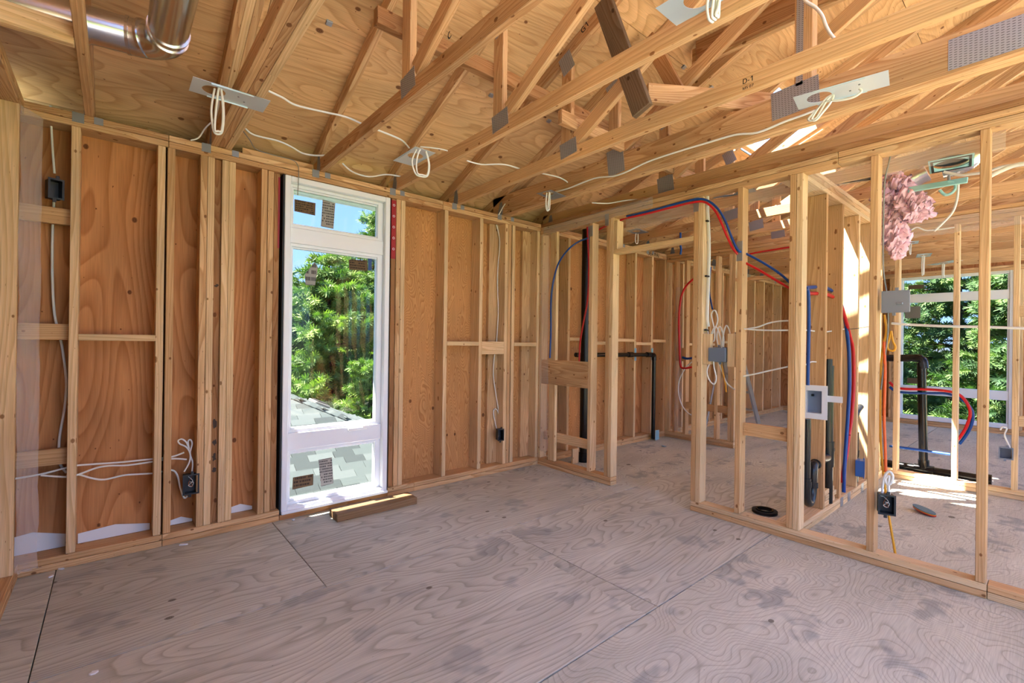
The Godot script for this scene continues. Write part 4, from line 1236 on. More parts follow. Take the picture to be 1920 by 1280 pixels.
	cable("white cable end passing from window light plate to next truss", [Vector3(1.572, 2.600, -2.836), Vector3(1.640, 2.600, -2.797), Vector3(1.709, 2.600, -2.771), Vector3(1.778, 2.600, -2.770)], 0.0045)
	cable("white cable draped behind the truss right of the window", [Vector3(1.976, 2.620, -2.866), Vector3(2.102, 2.620, -2.850), Vector3(2.224, 2.620, -2.739), Vector3(2.390, 2.620, -2.719), Vector3(2.597, 2.620, -2.671), Vector3(2.746, 2.620, -2.649), Vector3(2.900, 2.620, -2.698), Vector3(2.953, 2.620, -2.797), Vector3(2.944, 2.620, -2.903)], 0.0055)
	cable("long white cable stapled along the side of the deep girder truss", [Vector3(2.863, 2.576, -2.888), Vector3(2.863, 2.564, -2.669), Vector3(2.863, 2.575, -2.385), Vector3(2.863, 2.541, -2.160), Vector3(2.863, 2.568, -1.903), Vector3(2.863, 2.570, -1.673), Vector3(2.863, 2.565, -1.487), Vector3(2.863, 2.558, -1.297), Vector3(2.863, 2.528, -1.161), Vector3(2.863, 2.541, -1.018), Vector3(2.863, 2.544, -0.927), Vector3(2.863, 2.549, -0.868)], 0.0062)
	cable("white cable dropping beside the girder web at the top right", [Vector3(2.840, 3.227, -0.932), Vector3(2.840, 3.160, -0.916), Vector3(2.840, 3.096, -0.867), Vector3(2.840, 3.036, -0.834), Vector3(2.840, 2.969, -0.814), Vector3(2.840, 2.921, -0.796), Vector3(2.840, 2.875, -0.772)], 0.0085)
	cable("white cable dropping down the stud bay between window and corner", [Vector3(2.870, 2.439, -3.630), Vector3(2.913, 2.271, -3.630), Vector3(2.891, 1.987, -3.630), Vector3(2.894, 1.785, -3.630), Vector3(2.905, 1.569, -3.630), Vector3(2.889, 1.282, -3.630), Vector3(2.865, 1.144, -3.630), Vector3(2.854, 0.955, -3.630), Vector3(2.891, 0.752, -3.630), Vector3(2.921, 0.617, -3.630), Vector3(2.929, 0.547, -3.630), Vector3(2.914, 0.591, -3.630), Vector3(2.880, 0.615, -3.630), Vector3(2.861, 0.580, -3.630), Vector3(2.882, 0.488, -3.630), Vector3(2.904, 0.417, -3.630)], 0.0052)
	cable("short white cable tail at the corner of the top plate", [Vector3(2.792, 2.494, -3.500), Vector3(2.856, 2.598, -3.500), Vector3(2.922, 2.669, -3.500), Vector3(2.970, 2.695, -3.500)], 0.0045)
	cable("white cable lying along the partition's top plate", [Vector3(3.244, 2.535, -2.730), Vector3(3.361, 2.535, -2.643), Vector3(3.400, 2.535, -2.499), Vector3(3.460, 2.535, -2.402)], 0.0055)
	cable("white cable bundle stapled down the doorway stud", [Vector3(3.423, 2.488, -1.752), Vector3(3.437, 2.279, -1.752), Vector3(3.458, 2.120, -1.752), Vector3(3.464, 1.875, -1.752), Vector3(3.454, 1.629, -1.752), Vector3(3.449, 1.490, -1.752), Vector3(3.468, 1.417, -1.752)], 0.014, null, "cable_bundle", "cable bundle", "", 0.5)
	cable("large white cable loop above the junction box, left side", [Vector3(3.470, 1.467, -1.767), Vector3(3.470, 1.364, -1.753), Vector3(3.470, 1.303, -1.710), Vector3(3.470, 1.384, -1.703), Vector3(3.470, 1.507, -1.729), Vector3(3.470, 1.538, -1.700), Vector3(3.470, 1.464, -1.679), Vector3(3.470, 1.376, -1.711), Vector3(3.470, 1.303, -1.743), Vector3(3.470, 1.242, -1.730)], 0.005)
	cable("tall white cable loop above the junction box, middle", [Vector3(3.470, 1.254, -1.734), Vector3(3.470, 1.352, -1.731), Vector3(3.470, 1.416, -1.691), Vector3(3.470, 1.303, -1.652), Vector3(3.470, 1.243, -1.664), Vector3(3.470, 1.344, -1.686), Vector3(3.470, 1.416, -1.662), Vector3(3.470, 1.336, -1.633), Vector3(3.470, 1.244, -1.635)], 0.005)
	cable("wide white cable loop above the junction box, right side", [Vector3(3.450, 1.256, -1.638), Vector3(3.450, 1.383, -1.620), Vector3(3.450, 1.422, -1.601), Vector3(3.450, 1.363, -1.576), Vector3(3.450, 1.304, -1.587), Vector3(3.450, 1.335, -1.556), Vector3(3.450, 1.374, -1.534), Vector3(3.450, 1.320, -1.548)], 0.005)
	cable("white cable loop hanging under the junction box", [Vector3(3.420, 1.158, -1.704), Vector3(3.420, 1.080, -1.732), Vector3(3.420, 1.013, -1.714), Vector3(3.420, 0.983, -1.677), Vector3(3.420, 1.032, -1.661), Vector3(3.420, 1.103, -1.678), Vector3(3.420, 1.159, -1.683)], 0.005)
	cable("white cable running from junction box down to the right", [Vector3(3.460, 1.159, -1.670), Vector3(3.460, 1.084, -1.637), Vector3(3.460, 1.003, -1.604), Vector3(3.460, 0.967, -1.564), Vector3(3.460, 0.953, -1.541)], 0.005)
	cable("yellow cable dropping from the junction box", [Vector3(3.460, 1.160, -1.646), Vector3(3.460, 1.088, -1.633), Vector3(3.460, 1.002, -1.612), Vector3(3.460, 0.928, -1.603)], 0.006, M.yellow, "electrical_cable", "cable", "")
	cable("upper white cable between the two middle partition studs", [Vector3(3.450, 1.389, -1.496), Vector3(3.450, 1.407, -1.386), Vector3(3.450, 1.432, -1.315), Vector3(3.450, 1.445, -1.241), Vector3(3.450, 1.446, -1.142)], 0.0055)
	cable("middle white cable through the partition studs into the plumbing wall", [Vector3(3.440, 1.397, -1.492), Vector3(3.440, 1.384, -1.346), Vector3(3.440, 1.382, -1.145), Vector3(3.838, 1.392, -1.190), Vector3(4.193, 1.389, -1.190), Vector3(4.598, 1.417, -1.190), Vector3(4.855, 1.433, -1.190)], 0.0055)
	cable("lower white cable between the two middle partition studs", [Vector3(3.440, 1.050, -1.495), Vector3(3.440, 1.081, -1.378), Vector3(3.440, 1.112, -1.274), Vector3(3.440, 1.148, -1.142), Vector3(3.782, 1.146, -1.180), Vector3(3.893, 1.163, -1.180), Vector3(4.056, 1.156, -1.180)], 0.0055)
	cable("white cable stretched level across the right-hand rooms", [Vector3(5.790, 1.510, -1.071), Vector3(5.790, 1.497, -0.958), Vector3(5.790, 1.478, -0.729), Vector3(5.790, 1.463, -0.417), Vector3(5.790, 1.446, -0.153)], 0.012)
	cable("thin grey wire hanging down beside the steel junction box", [Vector3(3.489, 2.519, -0.644), Vector3(3.489, 2.387, -0.665), Vector3(3.489, 2.266, -0.686), Vector3(3.489, 2.076, -0.690), Vector3(3.489, 1.821, -0.690), Vector3(3.489, 1.693, -0.683), Vector3(3.489, 1.565, -0.667), Vector3(3.489, 1.375, -0.662), Vector3(3.489, 1.184, -0.678), Vector3(3.489, 1.024, -0.692)], 0.004, M.wire_grey)
	cable("yellow cable running down the partition stud to the floor plate", [Vector3(3.500, 1.471, -0.683), Vector3(3.500, 1.439, -0.678), Vector3(3.500, 1.369, -0.672), Vector3(3.500, 1.279, -0.686), Vector3(3.500, 1.151, -0.695), Vector3(3.500, 0.928, -0.696), Vector3(3.500, 0.705, -0.691), Vector3(3.500, 0.548, -0.679), Vector3(3.500, 0.362, -0.660), Vector3(3.500, 0.225, -0.641), Vector3(3.500, 0.121, -0.625), Vector3(3.500, 0.043, -0.614)], 0.0065, M.yellow, "electrical_cable", "cable", "")
	cable("small orange-yellow cable loop hanging above the yellow cable", [Vector3(3.520, 1.375, -0.653), Vector3(3.520, 1.312, -0.643), Vector3(3.520, 1.280, -0.632), Vector3(3.520, 1.258, -0.640), Vector3(3.520, 1.261, -0.662), Vector3(3.520, 1.286, -0.670), Vector3(3.520, 1.331, -0.660), Vector3(3.520, 1.369, -0.653)], 0.006, M.yellow, "electrical_cable", "cable", "")
	cable("orange-red cable beside the yellow one low on the partition stud", [Vector3(3.490, 1.311, -0.680), Vector3(3.490, 1.121, -0.673), Vector3(3.490, 0.867, -0.675), Vector3(3.490, 0.678, -0.668), Vector3(3.490, 0.537, -0.664)], 0.0075, M.orange, "electrical_cable", "cable", "")
	cable("white looped cable above the outlet box on the partition stud", [Vector3(3.410, 0.410, -0.667), Vector3(3.410, 0.489, -0.661), Vector3(3.410, 0.538, -0.651), Vector3(3.410, 0.561, -0.632), Vector3(3.410, 0.539, -0.617), Vector3(3.410, 0.498, -0.624), Vector3(3.410, 0.485, -0.641), Vector3(3.410, 0.513, -0.651), Vector3(3.410, 0.535, -0.634), Vector3(3.410, 0.480, -0.636), Vector3(3.410, 0.425, -0.633)], 0.007)
	cable("thick white cable bundle leaving the partition at far right", [Vector3(3.620, 2.196, -0.289), Vector3(3.620, 2.220, -0.248), Vector3(3.620, 2.241, -0.198), Vector3(3.620, 2.250, -0.159), Vector3(3.620, 2.246, -0.103)], 0.012)
	cable("second white cable crossing under the bundle at far right", [Vector3(3.700, 2.312, -0.451), Vector3(3.700, 2.275, -0.382), Vector3(3.700, 2.268, -0.334), Vector3(3.700, 2.264, -0.274), Vector3(3.700, 2.277, -0.213), Vector3(3.700, 2.267, -0.114)], 0.008)
	cable("white cable end hanging below the mint green bracket", [Vector3(4.200, 2.366, -0.441), Vector3(4.200, 2.265, -0.445), Vector3(4.200, 2.178, -0.465), Vector3(4.200, 2.116, -0.509), Vector3(4.200, 2.064, -0.556)], 0.007)
	cable("white cable drooping along the far partition's poly strip", [Vector3(5.812, 2.432, -1.011), Vector3(5.812, 2.401, -0.950), Vector3(5.812, 2.421, -0.892), Vector3(5.812, 2.378, -0.815), Vector3(5.812, 2.375, -0.632)], 0.007)
	cable("pale cable dropping to the grey far outlet box", [Vector3(5.800, 0.578, -0.327), Vector3(5.800, 0.607, -0.314), Vector3(5.800, 0.597, -0.289), Vector3(5.800, 0.541, -0.301), Vector3(5.800, 0.476, -0.282), Vector3(5.800, 0.433, -0.269)], 0.006)
	cable("looped white cable by the far bathroom wall", [Vector3(5.790, 1.049, -3.137), Vector3(5.790, 0.960, -3.233), Vector3(5.790, 0.798, -3.316), Vector3(5.790, 0.632, -3.329), Vector3(5.790, 0.472, -3.280), Vector3(5.790, 0.382, -3.203), Vector3(5.790, 0.348, -3.135)], 0.008)
	cable("white cable low behind the corner blocks", [Vector3(4.116, 0.382, -3.500), Vector3(4.099, 0.292, -3.500), Vector3(4.046, 0.220, -3.500), Vector3(3.993, 0.154, -3.500), Vector3(3.968, 0.050, -3.500), Vector3(3.960, -0.003, -3.500)], 0.006)
	cable("thin dark wire crossing the sunlit plumbing wall studs", [Vector3(4.544, 1.419, -1.121), Vector3(4.757, 1.429, -1.121), Vector3(4.987, 1.445, -1.121), Vector3(5.197, 1.461, -1.121)], 0.003, M.black_wire)


func pipe(called: String, label: String, runs: Array, radius: float, mat: Material, group := "", category := "pipe") -> Node3D:
	var t := thing(called, label, category, Vector3.ZERO, group)
	for r in runs:
		tube("pipe_run", r, radius, mat, t, 18, 1.0, 1)
	return t


func coupling(parent: Node3D, a: Vector3, b: Vector3, radius: float, mat: Material) -> void:
	tube("coupling", [a, b], radius, mat, parent, 18, 1.0, 1)


func pex(label: String, points: Array, mat: Material, group: String, radius := 0.0085) -> MeshInstance3D:
	return cable(label, points, radius, mat, "water_pipe", "pipe", group)


func build_pipes() -> void:
	# bath vent stack beside the corner
	var t := pipe("drain_stack", "tall black plastic drain stack behind the corner of the partition", [[Vector3(3.86, 0.02, -3.32), Vector3(3.86, 2.50, -3.32)]], 0.045, M.abs)
	coupling(t, Vector3(3.86, 1.02, -3.32), Vector3(3.86, 1.16, -3.32), 0.052, M.abs)
	coupling(t, Vector3(3.86, 0.0, -3.32), Vector3(3.86, 0.10, -3.32), 0.052, M.abs)
	t = pipe("drain_pipe", "level black drain pipe across the bathroom studs ending in a drop", [[Vector3(3.905, 1.145, -3.49), Vector3(5.40, 1.135, -3.49)], [Vector3(5.45, 1.08, -3.49), Vector3(5.45, 0.02, -3.49)]], 0.026, M.abs)
	tube("elbow", [Vector3(5.38, 1.135, -3.49), Vector3(5.43, 1.13, -3.49), Vector3(5.45, 1.11, -3.49), Vector3(5.45, 1.06, -3.49)], 0.031, M.abs, t, 18, 1.0, 4)
	coupling(t, Vector3(4.88, 1.14, -3.49), Vector3(4.96, 1.14, -3.49), 0.034, M.abs)
	coupling(t, Vector3(5.28, 1.137, -3.49), Vector3(5.36, 1.137, -3.49), 0.034, M.abs)
	for x in [5.09, 5.47]:
		put(plank_mesh(Vector3(0.04, 0.16, 0.002), 0.0005), "nail_guard", M.guard_blue, t, Vector3(x + 0.019, 1.14, WALL_Z + 0.0016 + 0.004))
	put(plank_mesh(Vector3(0.09, 0.13, 0.002), 0.0005), "nail_guard", M.guard_blue, t, Vector3(5.50, 0.07, WALL_Z + 0.09))
	# plumbing wall stack and trap
	t = pipe("drain_stack", "black drain stack with tee standing in the plumbing wall", [[Vector3(4.18, 0.08, -1.155), Vector3(4.18, 1.13, -1.155)]], 0.040, M.abs, "drains in the plumbing wall")
	coupling(t, Vector3(4.18, 0.36, -1.155), Vector3(4.18, 0.55, -1.155), 0.048, M.abs)
	coupling(t, Vector3(4.18, 0.48, -1.155), Vector3(4.18, 0.50, -1.155), 0.051, M.abs)
	tube("tee_branch", [Vector3(4.18, 0.43, -1.155), Vector3(4.08, 0.43, -1.16), Vector3(4.02, 0.44, -1.165)], 0.040, M.abs_grey, t, 18, 1.0, 1)
	coupling(t, Vector3(4.18, 1.10, -1.155), Vector3(4.18, 1.18, -1.155), 0.030, M.abs)
	t = thing("drain_trap", "dark grey P-trap under the white washer outlet box", "drain trap", Vector3.ZERO, "drains in the plumbing wall")
	tube("trap_bend", [Vector3(3.985, 0.40, -1.17), Vector3(3.93, 0.41, -1.165), Vector3(3.895, 0.39, -1.16), Vector3(3.885, 0.33, -1.16), Vector3(3.88, 0.235, -1.16), Vector3(3.86, 0.18, -1.16), Vector3(3.815, 0.15, -1.16), Vector3(3.765, 0.18, -1.16), Vector3(3.752, 0.24, -1.16), Vector3(3.752, 0.34, -1.16)], 0.028, M.abs_grey, t, 18, 1.0, 4)
	tube("standpipe", [Vector3(3.752, 0.33, -1.16), Vector3(3.752, 0.76, -1.16)], 0.023, M.abs_grey, t, 16, 1.0, 1)
	coupling(t, Vector3(3.885, 0.25, -1.16), Vector3(3.885, 0.285, -1.16), 0.034, M.abs_grey)
	coupling(t, Vector3(3.95, 0.407, -1.167), Vector3(3.985, 0.40, -1.17), 0.036, M.abs_grey)
	coupling(t, Vector3(3.752, 0.28, -1.16), Vector3(3.752, 0.32, -1.16), 0.032, M.abs_grey)
	pipe("drain_stack", "slim grey vent pipe rising behind the partition stud", [[Vector3(5.30, 0.5, -1.10), Vector3(5.30, 2.40, -1.10)]], 0.022, M.abs_grey, "drains in the plumbing wall")
	t = pipe("drain_stack", "short black drain stub with elbow low at the plumbing wall's end", [[Vector3(5.02, 0.08, -1.18), Vector3(5.02, 0.52, -1.18)]], 0.034, M.abs, "drains in the plumbing wall")
	tube("elbow", [Vector3(5.02, 0.50, -1.18), Vector3(5.02, 0.62, -1.18), Vector3(5.05, 0.70, -1.17), Vector3(5.12, 0.74, -1.16)], 0.026, M.abs_grey, t, 16, 1.0, 4)
	coupling(t, Vector3(5.02, 0.30, -1.18), Vector3(5.02, 0.36, -1.18), 0.040, M.abs)
	# far room
	t = pipe("drain_pipe", "black drain pipe standing in the far room before the wide window", [[Vector3(6.200, 1.123, -0.905), Vector3(6.2, 0.10, -0.88)], [Vector3(6.200, 1.161, -1.197), Vector3(6.200, 1.170, -0.930)], [Vector3(6.2, 0.055, -1.32), Vector3(6.2, 0.055, -0.42)]], 0.036, M.abs)
	tube("elbow", [Vector3(6.200, 1.169, -0.959), Vector3(6.200, 1.165, -0.918), Vector3(6.200, 1.139, -0.893), Vector3(6.200, 1.070, -0.884)], 0.040, M.abs, t, 16, 1.0, 4)
	coupling(t, Vector3(6.2, 0.055, -0.95), Vector3(6.2, 0.055, -0.80), 0.045, M.abs)
	coupling(t, Vector3(6.2, 0.055, -0.50), Vector3(6.2, 0.055, -0.40), 0.052, M.abs)
	coupling(t, Vector3(6.2, 0.05, -0.877), Vector3(6.2, 0.15, -0.88), 0.045, M.abs)
	pipe("air_duct", "long black round pipe lying level behind the poly strip", [[Vector3(5.200, 2.850, -1.361), Vector3(5.200, 2.823, -0.909)]], 0.05, M.abs)
	# red and blue water lines
	var red := "red water pipes"
	var blue := "blue water pipes"
	pex("blue water pipe curving down behind the corner of the partition", [Vector3(3.500, 2.301, -2.993), Vector3(3.443, 2.267, -3.058), Vector3(3.386, 2.206, -3.124), Vector3(3.386, 2.115, -3.238), Vector3(3.386, 2.016, -3.302), Vector3(3.386, 1.859, -3.352), Vector3(3.386, 1.670, -3.372), Vector3(3.386, 1.398, -3.367), Vector3(3.386, 1.120, -3.377)], M.pex_blue, blue)
	pex("red water pipe dropping in front of the black corner stack", [Vector3(3.520, 2.445, -3.019), Vector3(3.520, 2.286, -3.009), Vector3(3.520, 2.023, -2.991), Vector3(3.520, 1.711, -3.000), Vector3(3.520, 1.503, -3.044), Vector3(3.520, 1.293, -3.089), Vector3(3.520, 1.091, -3.099)], M.pex_red, red)
	pex("red water pipe running along under the top plate by the doorway", [Vector3(3.500, 2.321, -2.926), Vector3(3.500, 2.356, -2.862), Vector3(3.500, 2.377, -2.780), Vector3(3.500, 2.390, -2.688), Vector3(3.500, 2.407, -2.569), Vector3(3.500, 2.421, -2.400)], M.pex_red, red)
	pex("red water pipe up among the truss chords above the corner", [Vector3(3.800, 2.656, -3.232), Vector3(3.800, 2.713, -3.182), Vector3(3.800, 2.744, -3.070), Vector3(3.800, 2.745, -2.975)], M.pex_red, red)
	pex("blue water pipe from doorway header bending down to the middle studs", [Vector3(3.390, 2.389, -2.461), Vector3(3.390, 2.388, -2.247), Vector3(3.390, 2.394, -2.026), Vector3(3.390, 2.396, -1.845), Vector3(3.390, 2.375, -1.750), Vector3(3.390, 2.305, -1.667), Vector3(3.390, 2.201, -1.602), Vector3(3.390, 2.076, -1.554), Vector3(3.390, 1.973, -1.511), Vector3(3.390, 1.943, -1.484), Vector3(3.460, 1.944, -1.484), Vector3(3.460, 1.860, -1.359), Vector3(3.460, 1.762, -1.238), Vector3(3.460, 1.679, -1.165)], M.pex_blue, blue)
	pex("red water pipe beside the blue one bending down to the middle studs", [Vector3(3.390, 2.372, -2.444), Vector3(3.390, 2.370, -2.246), Vector3(3.390, 2.375, -2.016), Vector3(3.390, 2.375, -1.844), Vector3(3.390, 2.355, -1.750), Vector3(3.390, 2.279, -1.675), Vector3(3.390, 2.182, -1.626), Vector3(3.390, 2.081, -1.585), Vector3(3.390, 1.977, -1.537), Vector3(3.390, 1.939, -1.510), Vector3(3.460, 1.884, -1.491), Vector3(3.460, 1.806, -1.377), Vector3(3.460, 1.716, -1.254), Vector3(3.460, 1.650, -1.164)], M.pex_red, red)
	pex("blue water pipe dropping inside the end of the plumbing wall", [Vector3(3.603, 1.674, -1.130), Vector3(3.646, 1.641, -1.130), Vector3(3.664, 1.457, -1.130), Vector3(3.661, 1.236, -1.130), Vector3(3.659, 1.007, -1.130)], M.pex_blue, blue, 0.011)
	pex("blue water pipe passing through the plumbing wall studs", [Vector3(3.720, 1.689, -1.190), Vector3(3.998, 1.720, -1.190), Vector3(4.244, 1.733, -1.190), Vector3(4.431, 1.706, -1.190), Vector3(4.449, 1.627, -1.150), Vector3(4.553, 1.537, -1.150), Vector3(4.632, 1.408, -1.150), Vector3(4.700, 1.231, -1.150), Vector3(4.727, 0.960, -1.150), Vector3(4.693, 0.694, -1.150), Vector3(4.643, 0.432, -1.150), Vector3(4.608, 0.216, -1.150), Vector3(4.602, 0.019, -1.150)], M.pex_blue, blue, 0.014)
	pex("red water pipe passing through the plumbing wall studs", [Vector3(3.690, 1.648, -1.180), Vector3(3.966, 1.669, -1.180), Vector3(4.210, 1.680, -1.180), Vector3(4.437, 1.662, -1.180), Vector3(4.439, 1.596, -1.140), Vector3(4.559, 1.494, -1.140), Vector3(4.684, 1.365, -1.140), Vector3(4.783, 1.231, -1.140), Vector3(4.811, 0.957, -1.140), Vector3(4.760, 0.689, -1.140), Vector3(4.689, 0.539, -1.140)], M.pex_red, red, 0.014)
	pex("lower red water pipe running down to the plumbing wall plate", [Vector3(4.771, 0.526, -1.160), Vector3(4.716, 0.375, -1.160), Vector3(4.631, 0.254, -1.160), Vector3(4.606, 0.148, -1.160)], M.pex_red, red, 0.014)
	pex("red water pipe curving down by the far bathroom studs", [Vector3(5.790, 2.162, -3.100), Vector3(5.790, 2.080, -3.211), Vector3(5.790, 1.972, -3.286), Vector3(5.790, 1.817, -3.322), Vector3(5.790, 1.602, -3.335), Vector3(5.790, 1.243, -3.322), Vector3(5.790, 1.000, -3.303), Vector3(5.790, 0.959, -3.256), Vector3(5.790, 0.979, -3.136)], M.pex_red, red, 0.014)
	pex("short blue pipe stub beside the red far bathroom pipe", [Vector3(5.780, 1.101, -3.268), Vector3(5.780, 1.089, -3.207), Vector3(5.780, 1.099, -3.132)], M.pex_blue, blue, 0.016)
	pex("red water pipe looping across the far room window", [Vector3(6.150, 0.913, -1.149), Vector3(6.150, 0.862, -1.096), Vector3(6.150, 0.853, -1.011), Vector3(6.150, 0.862, -0.847), Vector3(6.150, 0.858, -0.711), Vector3(6.150, 0.839, -0.635), Vector3(6.150, 0.793, -0.587), Vector3(6.150, 0.711, -0.550), Vector3(6.150, 0.636, -0.546), Vector3(6.150, 0.532, -0.570), Vector3(6.150, 0.451, -0.602), Vector3(6.150, 0.401, -0.628)], M.pex_red, red, 0.013)
	pex("blue water pipe looping across the far room window", [Vector3(6.170, 0.862, -1.152), Vector3(6.170, 0.822, -1.100), Vector3(6.170, 0.813, -1.014), Vector3(6.170, 0.823, -0.850), Vector3(6.170, 0.831, -0.713), Vector3(6.170, 0.798, -0.626), Vector3(6.170, 0.743, -0.563), Vector3(6.170, 0.662, -0.530), Vector3(6.170, 0.560, -0.536), Vector3(6.170, 0.454, -0.571), Vector3(6.170, 0.359, -0.618)], M.pex_blue, blue, 0.013)
	pex("blue water pipe lying low across the far room floor", [Vector3(5.920, 0.287, -1.100), Vector3(5.920, 0.289, -0.968), Vector3(5.920, 0.288, -0.810), Vector3(5.920, 0.287, -0.653)], M.pex_blue, blue, 0.013)
	pex("blue pipe end dangling in the bathroom ceiling", [Vector3(4.790, 2.521, -2.753), Vector3(4.790, 2.390, -2.751), Vector3(4.790, 2.330, -2.744), Vector3(4.790, 2.277, -2.750)], M.pex_blue, blue, 0.012)
	pex("short dark blue line beside the far white cable", [Vector3(5.770, 2.268, -2.890), Vector3(5.770, 2.134, -2.902), Vector3(5.770, 1.964, -2.907), Vector3(5.770, 1.827, -2.884), Vector3(5.770, 1.724, -2.862)], M.pex_blue, blue, 0.010)
	pex("purple-red line crossing above the far bath wall", [Vector3(5.813, 2.370, -2.494), Vector3(5.813, 2.382, -2.346), Vector3(5.813, 2.389, -2.168), Vector3(5.813, 2.394, -1.989)], M.pex_red, red, 0.010)


# A hanging ragged mass: a closed tube whose skin is pushed about by noise.
func ragged(points: Array, radii: Array, s: int, rough: float) -> ArrayMesh:
	var n := FastNoiseLite.new()
	n.seed = s
	n.frequency = 9.0
	n.fractal_octaves = 4
	var st := SurfaceTool.new()
	st.begin(Mesh.PRIMITIVE_TRIANGLES)
	var path := smooth(points, 14)
	var rings := []
	for i in path.size():
		var f := float(i) / (path.size() - 1) * (radii.size() - 1)
		var r: float = lerpf(radii[int(f)], radii[mini(int(f) + 1, radii.size() - 1)], f - int(f))
		var ring := PackedVector3Array()
		for k in 44:
			var a := TAU * k / 44
			var d := Vector3(cos(a), 0.25 * sin(a * 3.0), sin(a))
			var p := path[i] + d * r
			var bump := n.get_noise_3dv(p * 2.0) + 0.5 * n.get_noise_3dv(p * 7.0)
			ring.append(path[i] + d * r * (1.0 + rough * bump) + Vector3(0, n.get_noise_3dv(p * 4.0 + Vector3(9, 9, 9)) * r * rough * 0.8, 0))
		rings.append(ring)
	st.set_smooth_group(0)
	for i in path.size() - 1:
		for k in 44:
			var a: Vector3 = rings[i][k]
			var b: Vector3 = rings[i][(k + 1) % 44]
			var c: Vector3 = rings[i + 1][(k + 1) % 44]
			var d: Vector3 = rings[i + 1][k]
			for p in [a, b, c, a, c, d]:
				st.add_vertex(p)
	for k in 44:
		for p in [path[0], rings[0][(k + 1) % 44], rings[0][k]]:
			st.add_vertex(p)
		for p in [path[-1], rings[-1][k], rings[-1][(k + 1) % 44]]:
			st.add_vertex(p)
	st.generate_normals()
	return st.commit()


func ribbed(path: PackedVector3Array, radius: float) -> ArrayMesh:
	var fine := PackedVector3Array()
	var radii := PackedFloat32Array()
	var r := RandomNumberGenerator.new()
	r.seed = 31
	for i in path.size() - 1:
		for k in 3:
			fine.append(path[i].lerp(path[i + 1], k / 3.0))
			radii.append(radius * (1.0 + [0.05, -0.05, 0.02][k] + r.randf_range(-0.04, 0.04)))
	fine.append(path[-1])
	radii.append(radius * 0.96)
	var st := SurfaceTool.new()
	st.begin(Mesh.PRIMITIVE_TRIANGLES)
	tube_into(st, fine, radius, 18, 1.0, true, radii)
	return st.commit()


# A hanging sheet of clear poly with soft folds; its corners run along `across`, it falls by `drop`.
func poly_sheet(called: String, label: String, from: Vector3, to: Vector3, drop: float, fold: float, s: int) -> void:
	var n := FastNoiseLite.new()
	n.seed = s
	n.frequency = 1.0
	var st := SurfaceTool.new()
	st.begin(Mesh.PRIMITIVE_TRIANGLES)
	st.set_smooth_group(0)
	var w := maxi(6, int(from.distance_to(to) / 0.03))
	var h := maxi(4, int(drop / 0.06))
	var out := (to - from).cross(Vector3.UP).normalized()
	var at := func(i: int, j: int) -> Vector3:
		var p := from.lerp(to, float(i) / w)
		var d := drop * float(j) / h
		return p - Vector3(0, d + n.get_noise_2d(i * 0.7, 3.0) * 0.02 * float(j) / h, 0) + out * fold * (n.get_noise_2d(i * 0.35, j * 0.12) + 0.4 * n.get_noise_2d(i * 0.9, j * 0.5 + 40.0)) * (0.35 + 0.65 * float(j) / h)
	for i in w:
		for j in h:
			for c in [[i, j], [i + 1, j], [i + 1, j + 1], [i, j], [i + 1, j + 1], [i, j + 1]]:
				st.add_vertex(at.call(c[0], c[1]))
	st.generate_normals()
	var o := put(st.commit(), numbered(called), M.film, self)
	tag(o, label, "plastic sheet", "clear poly sheets")


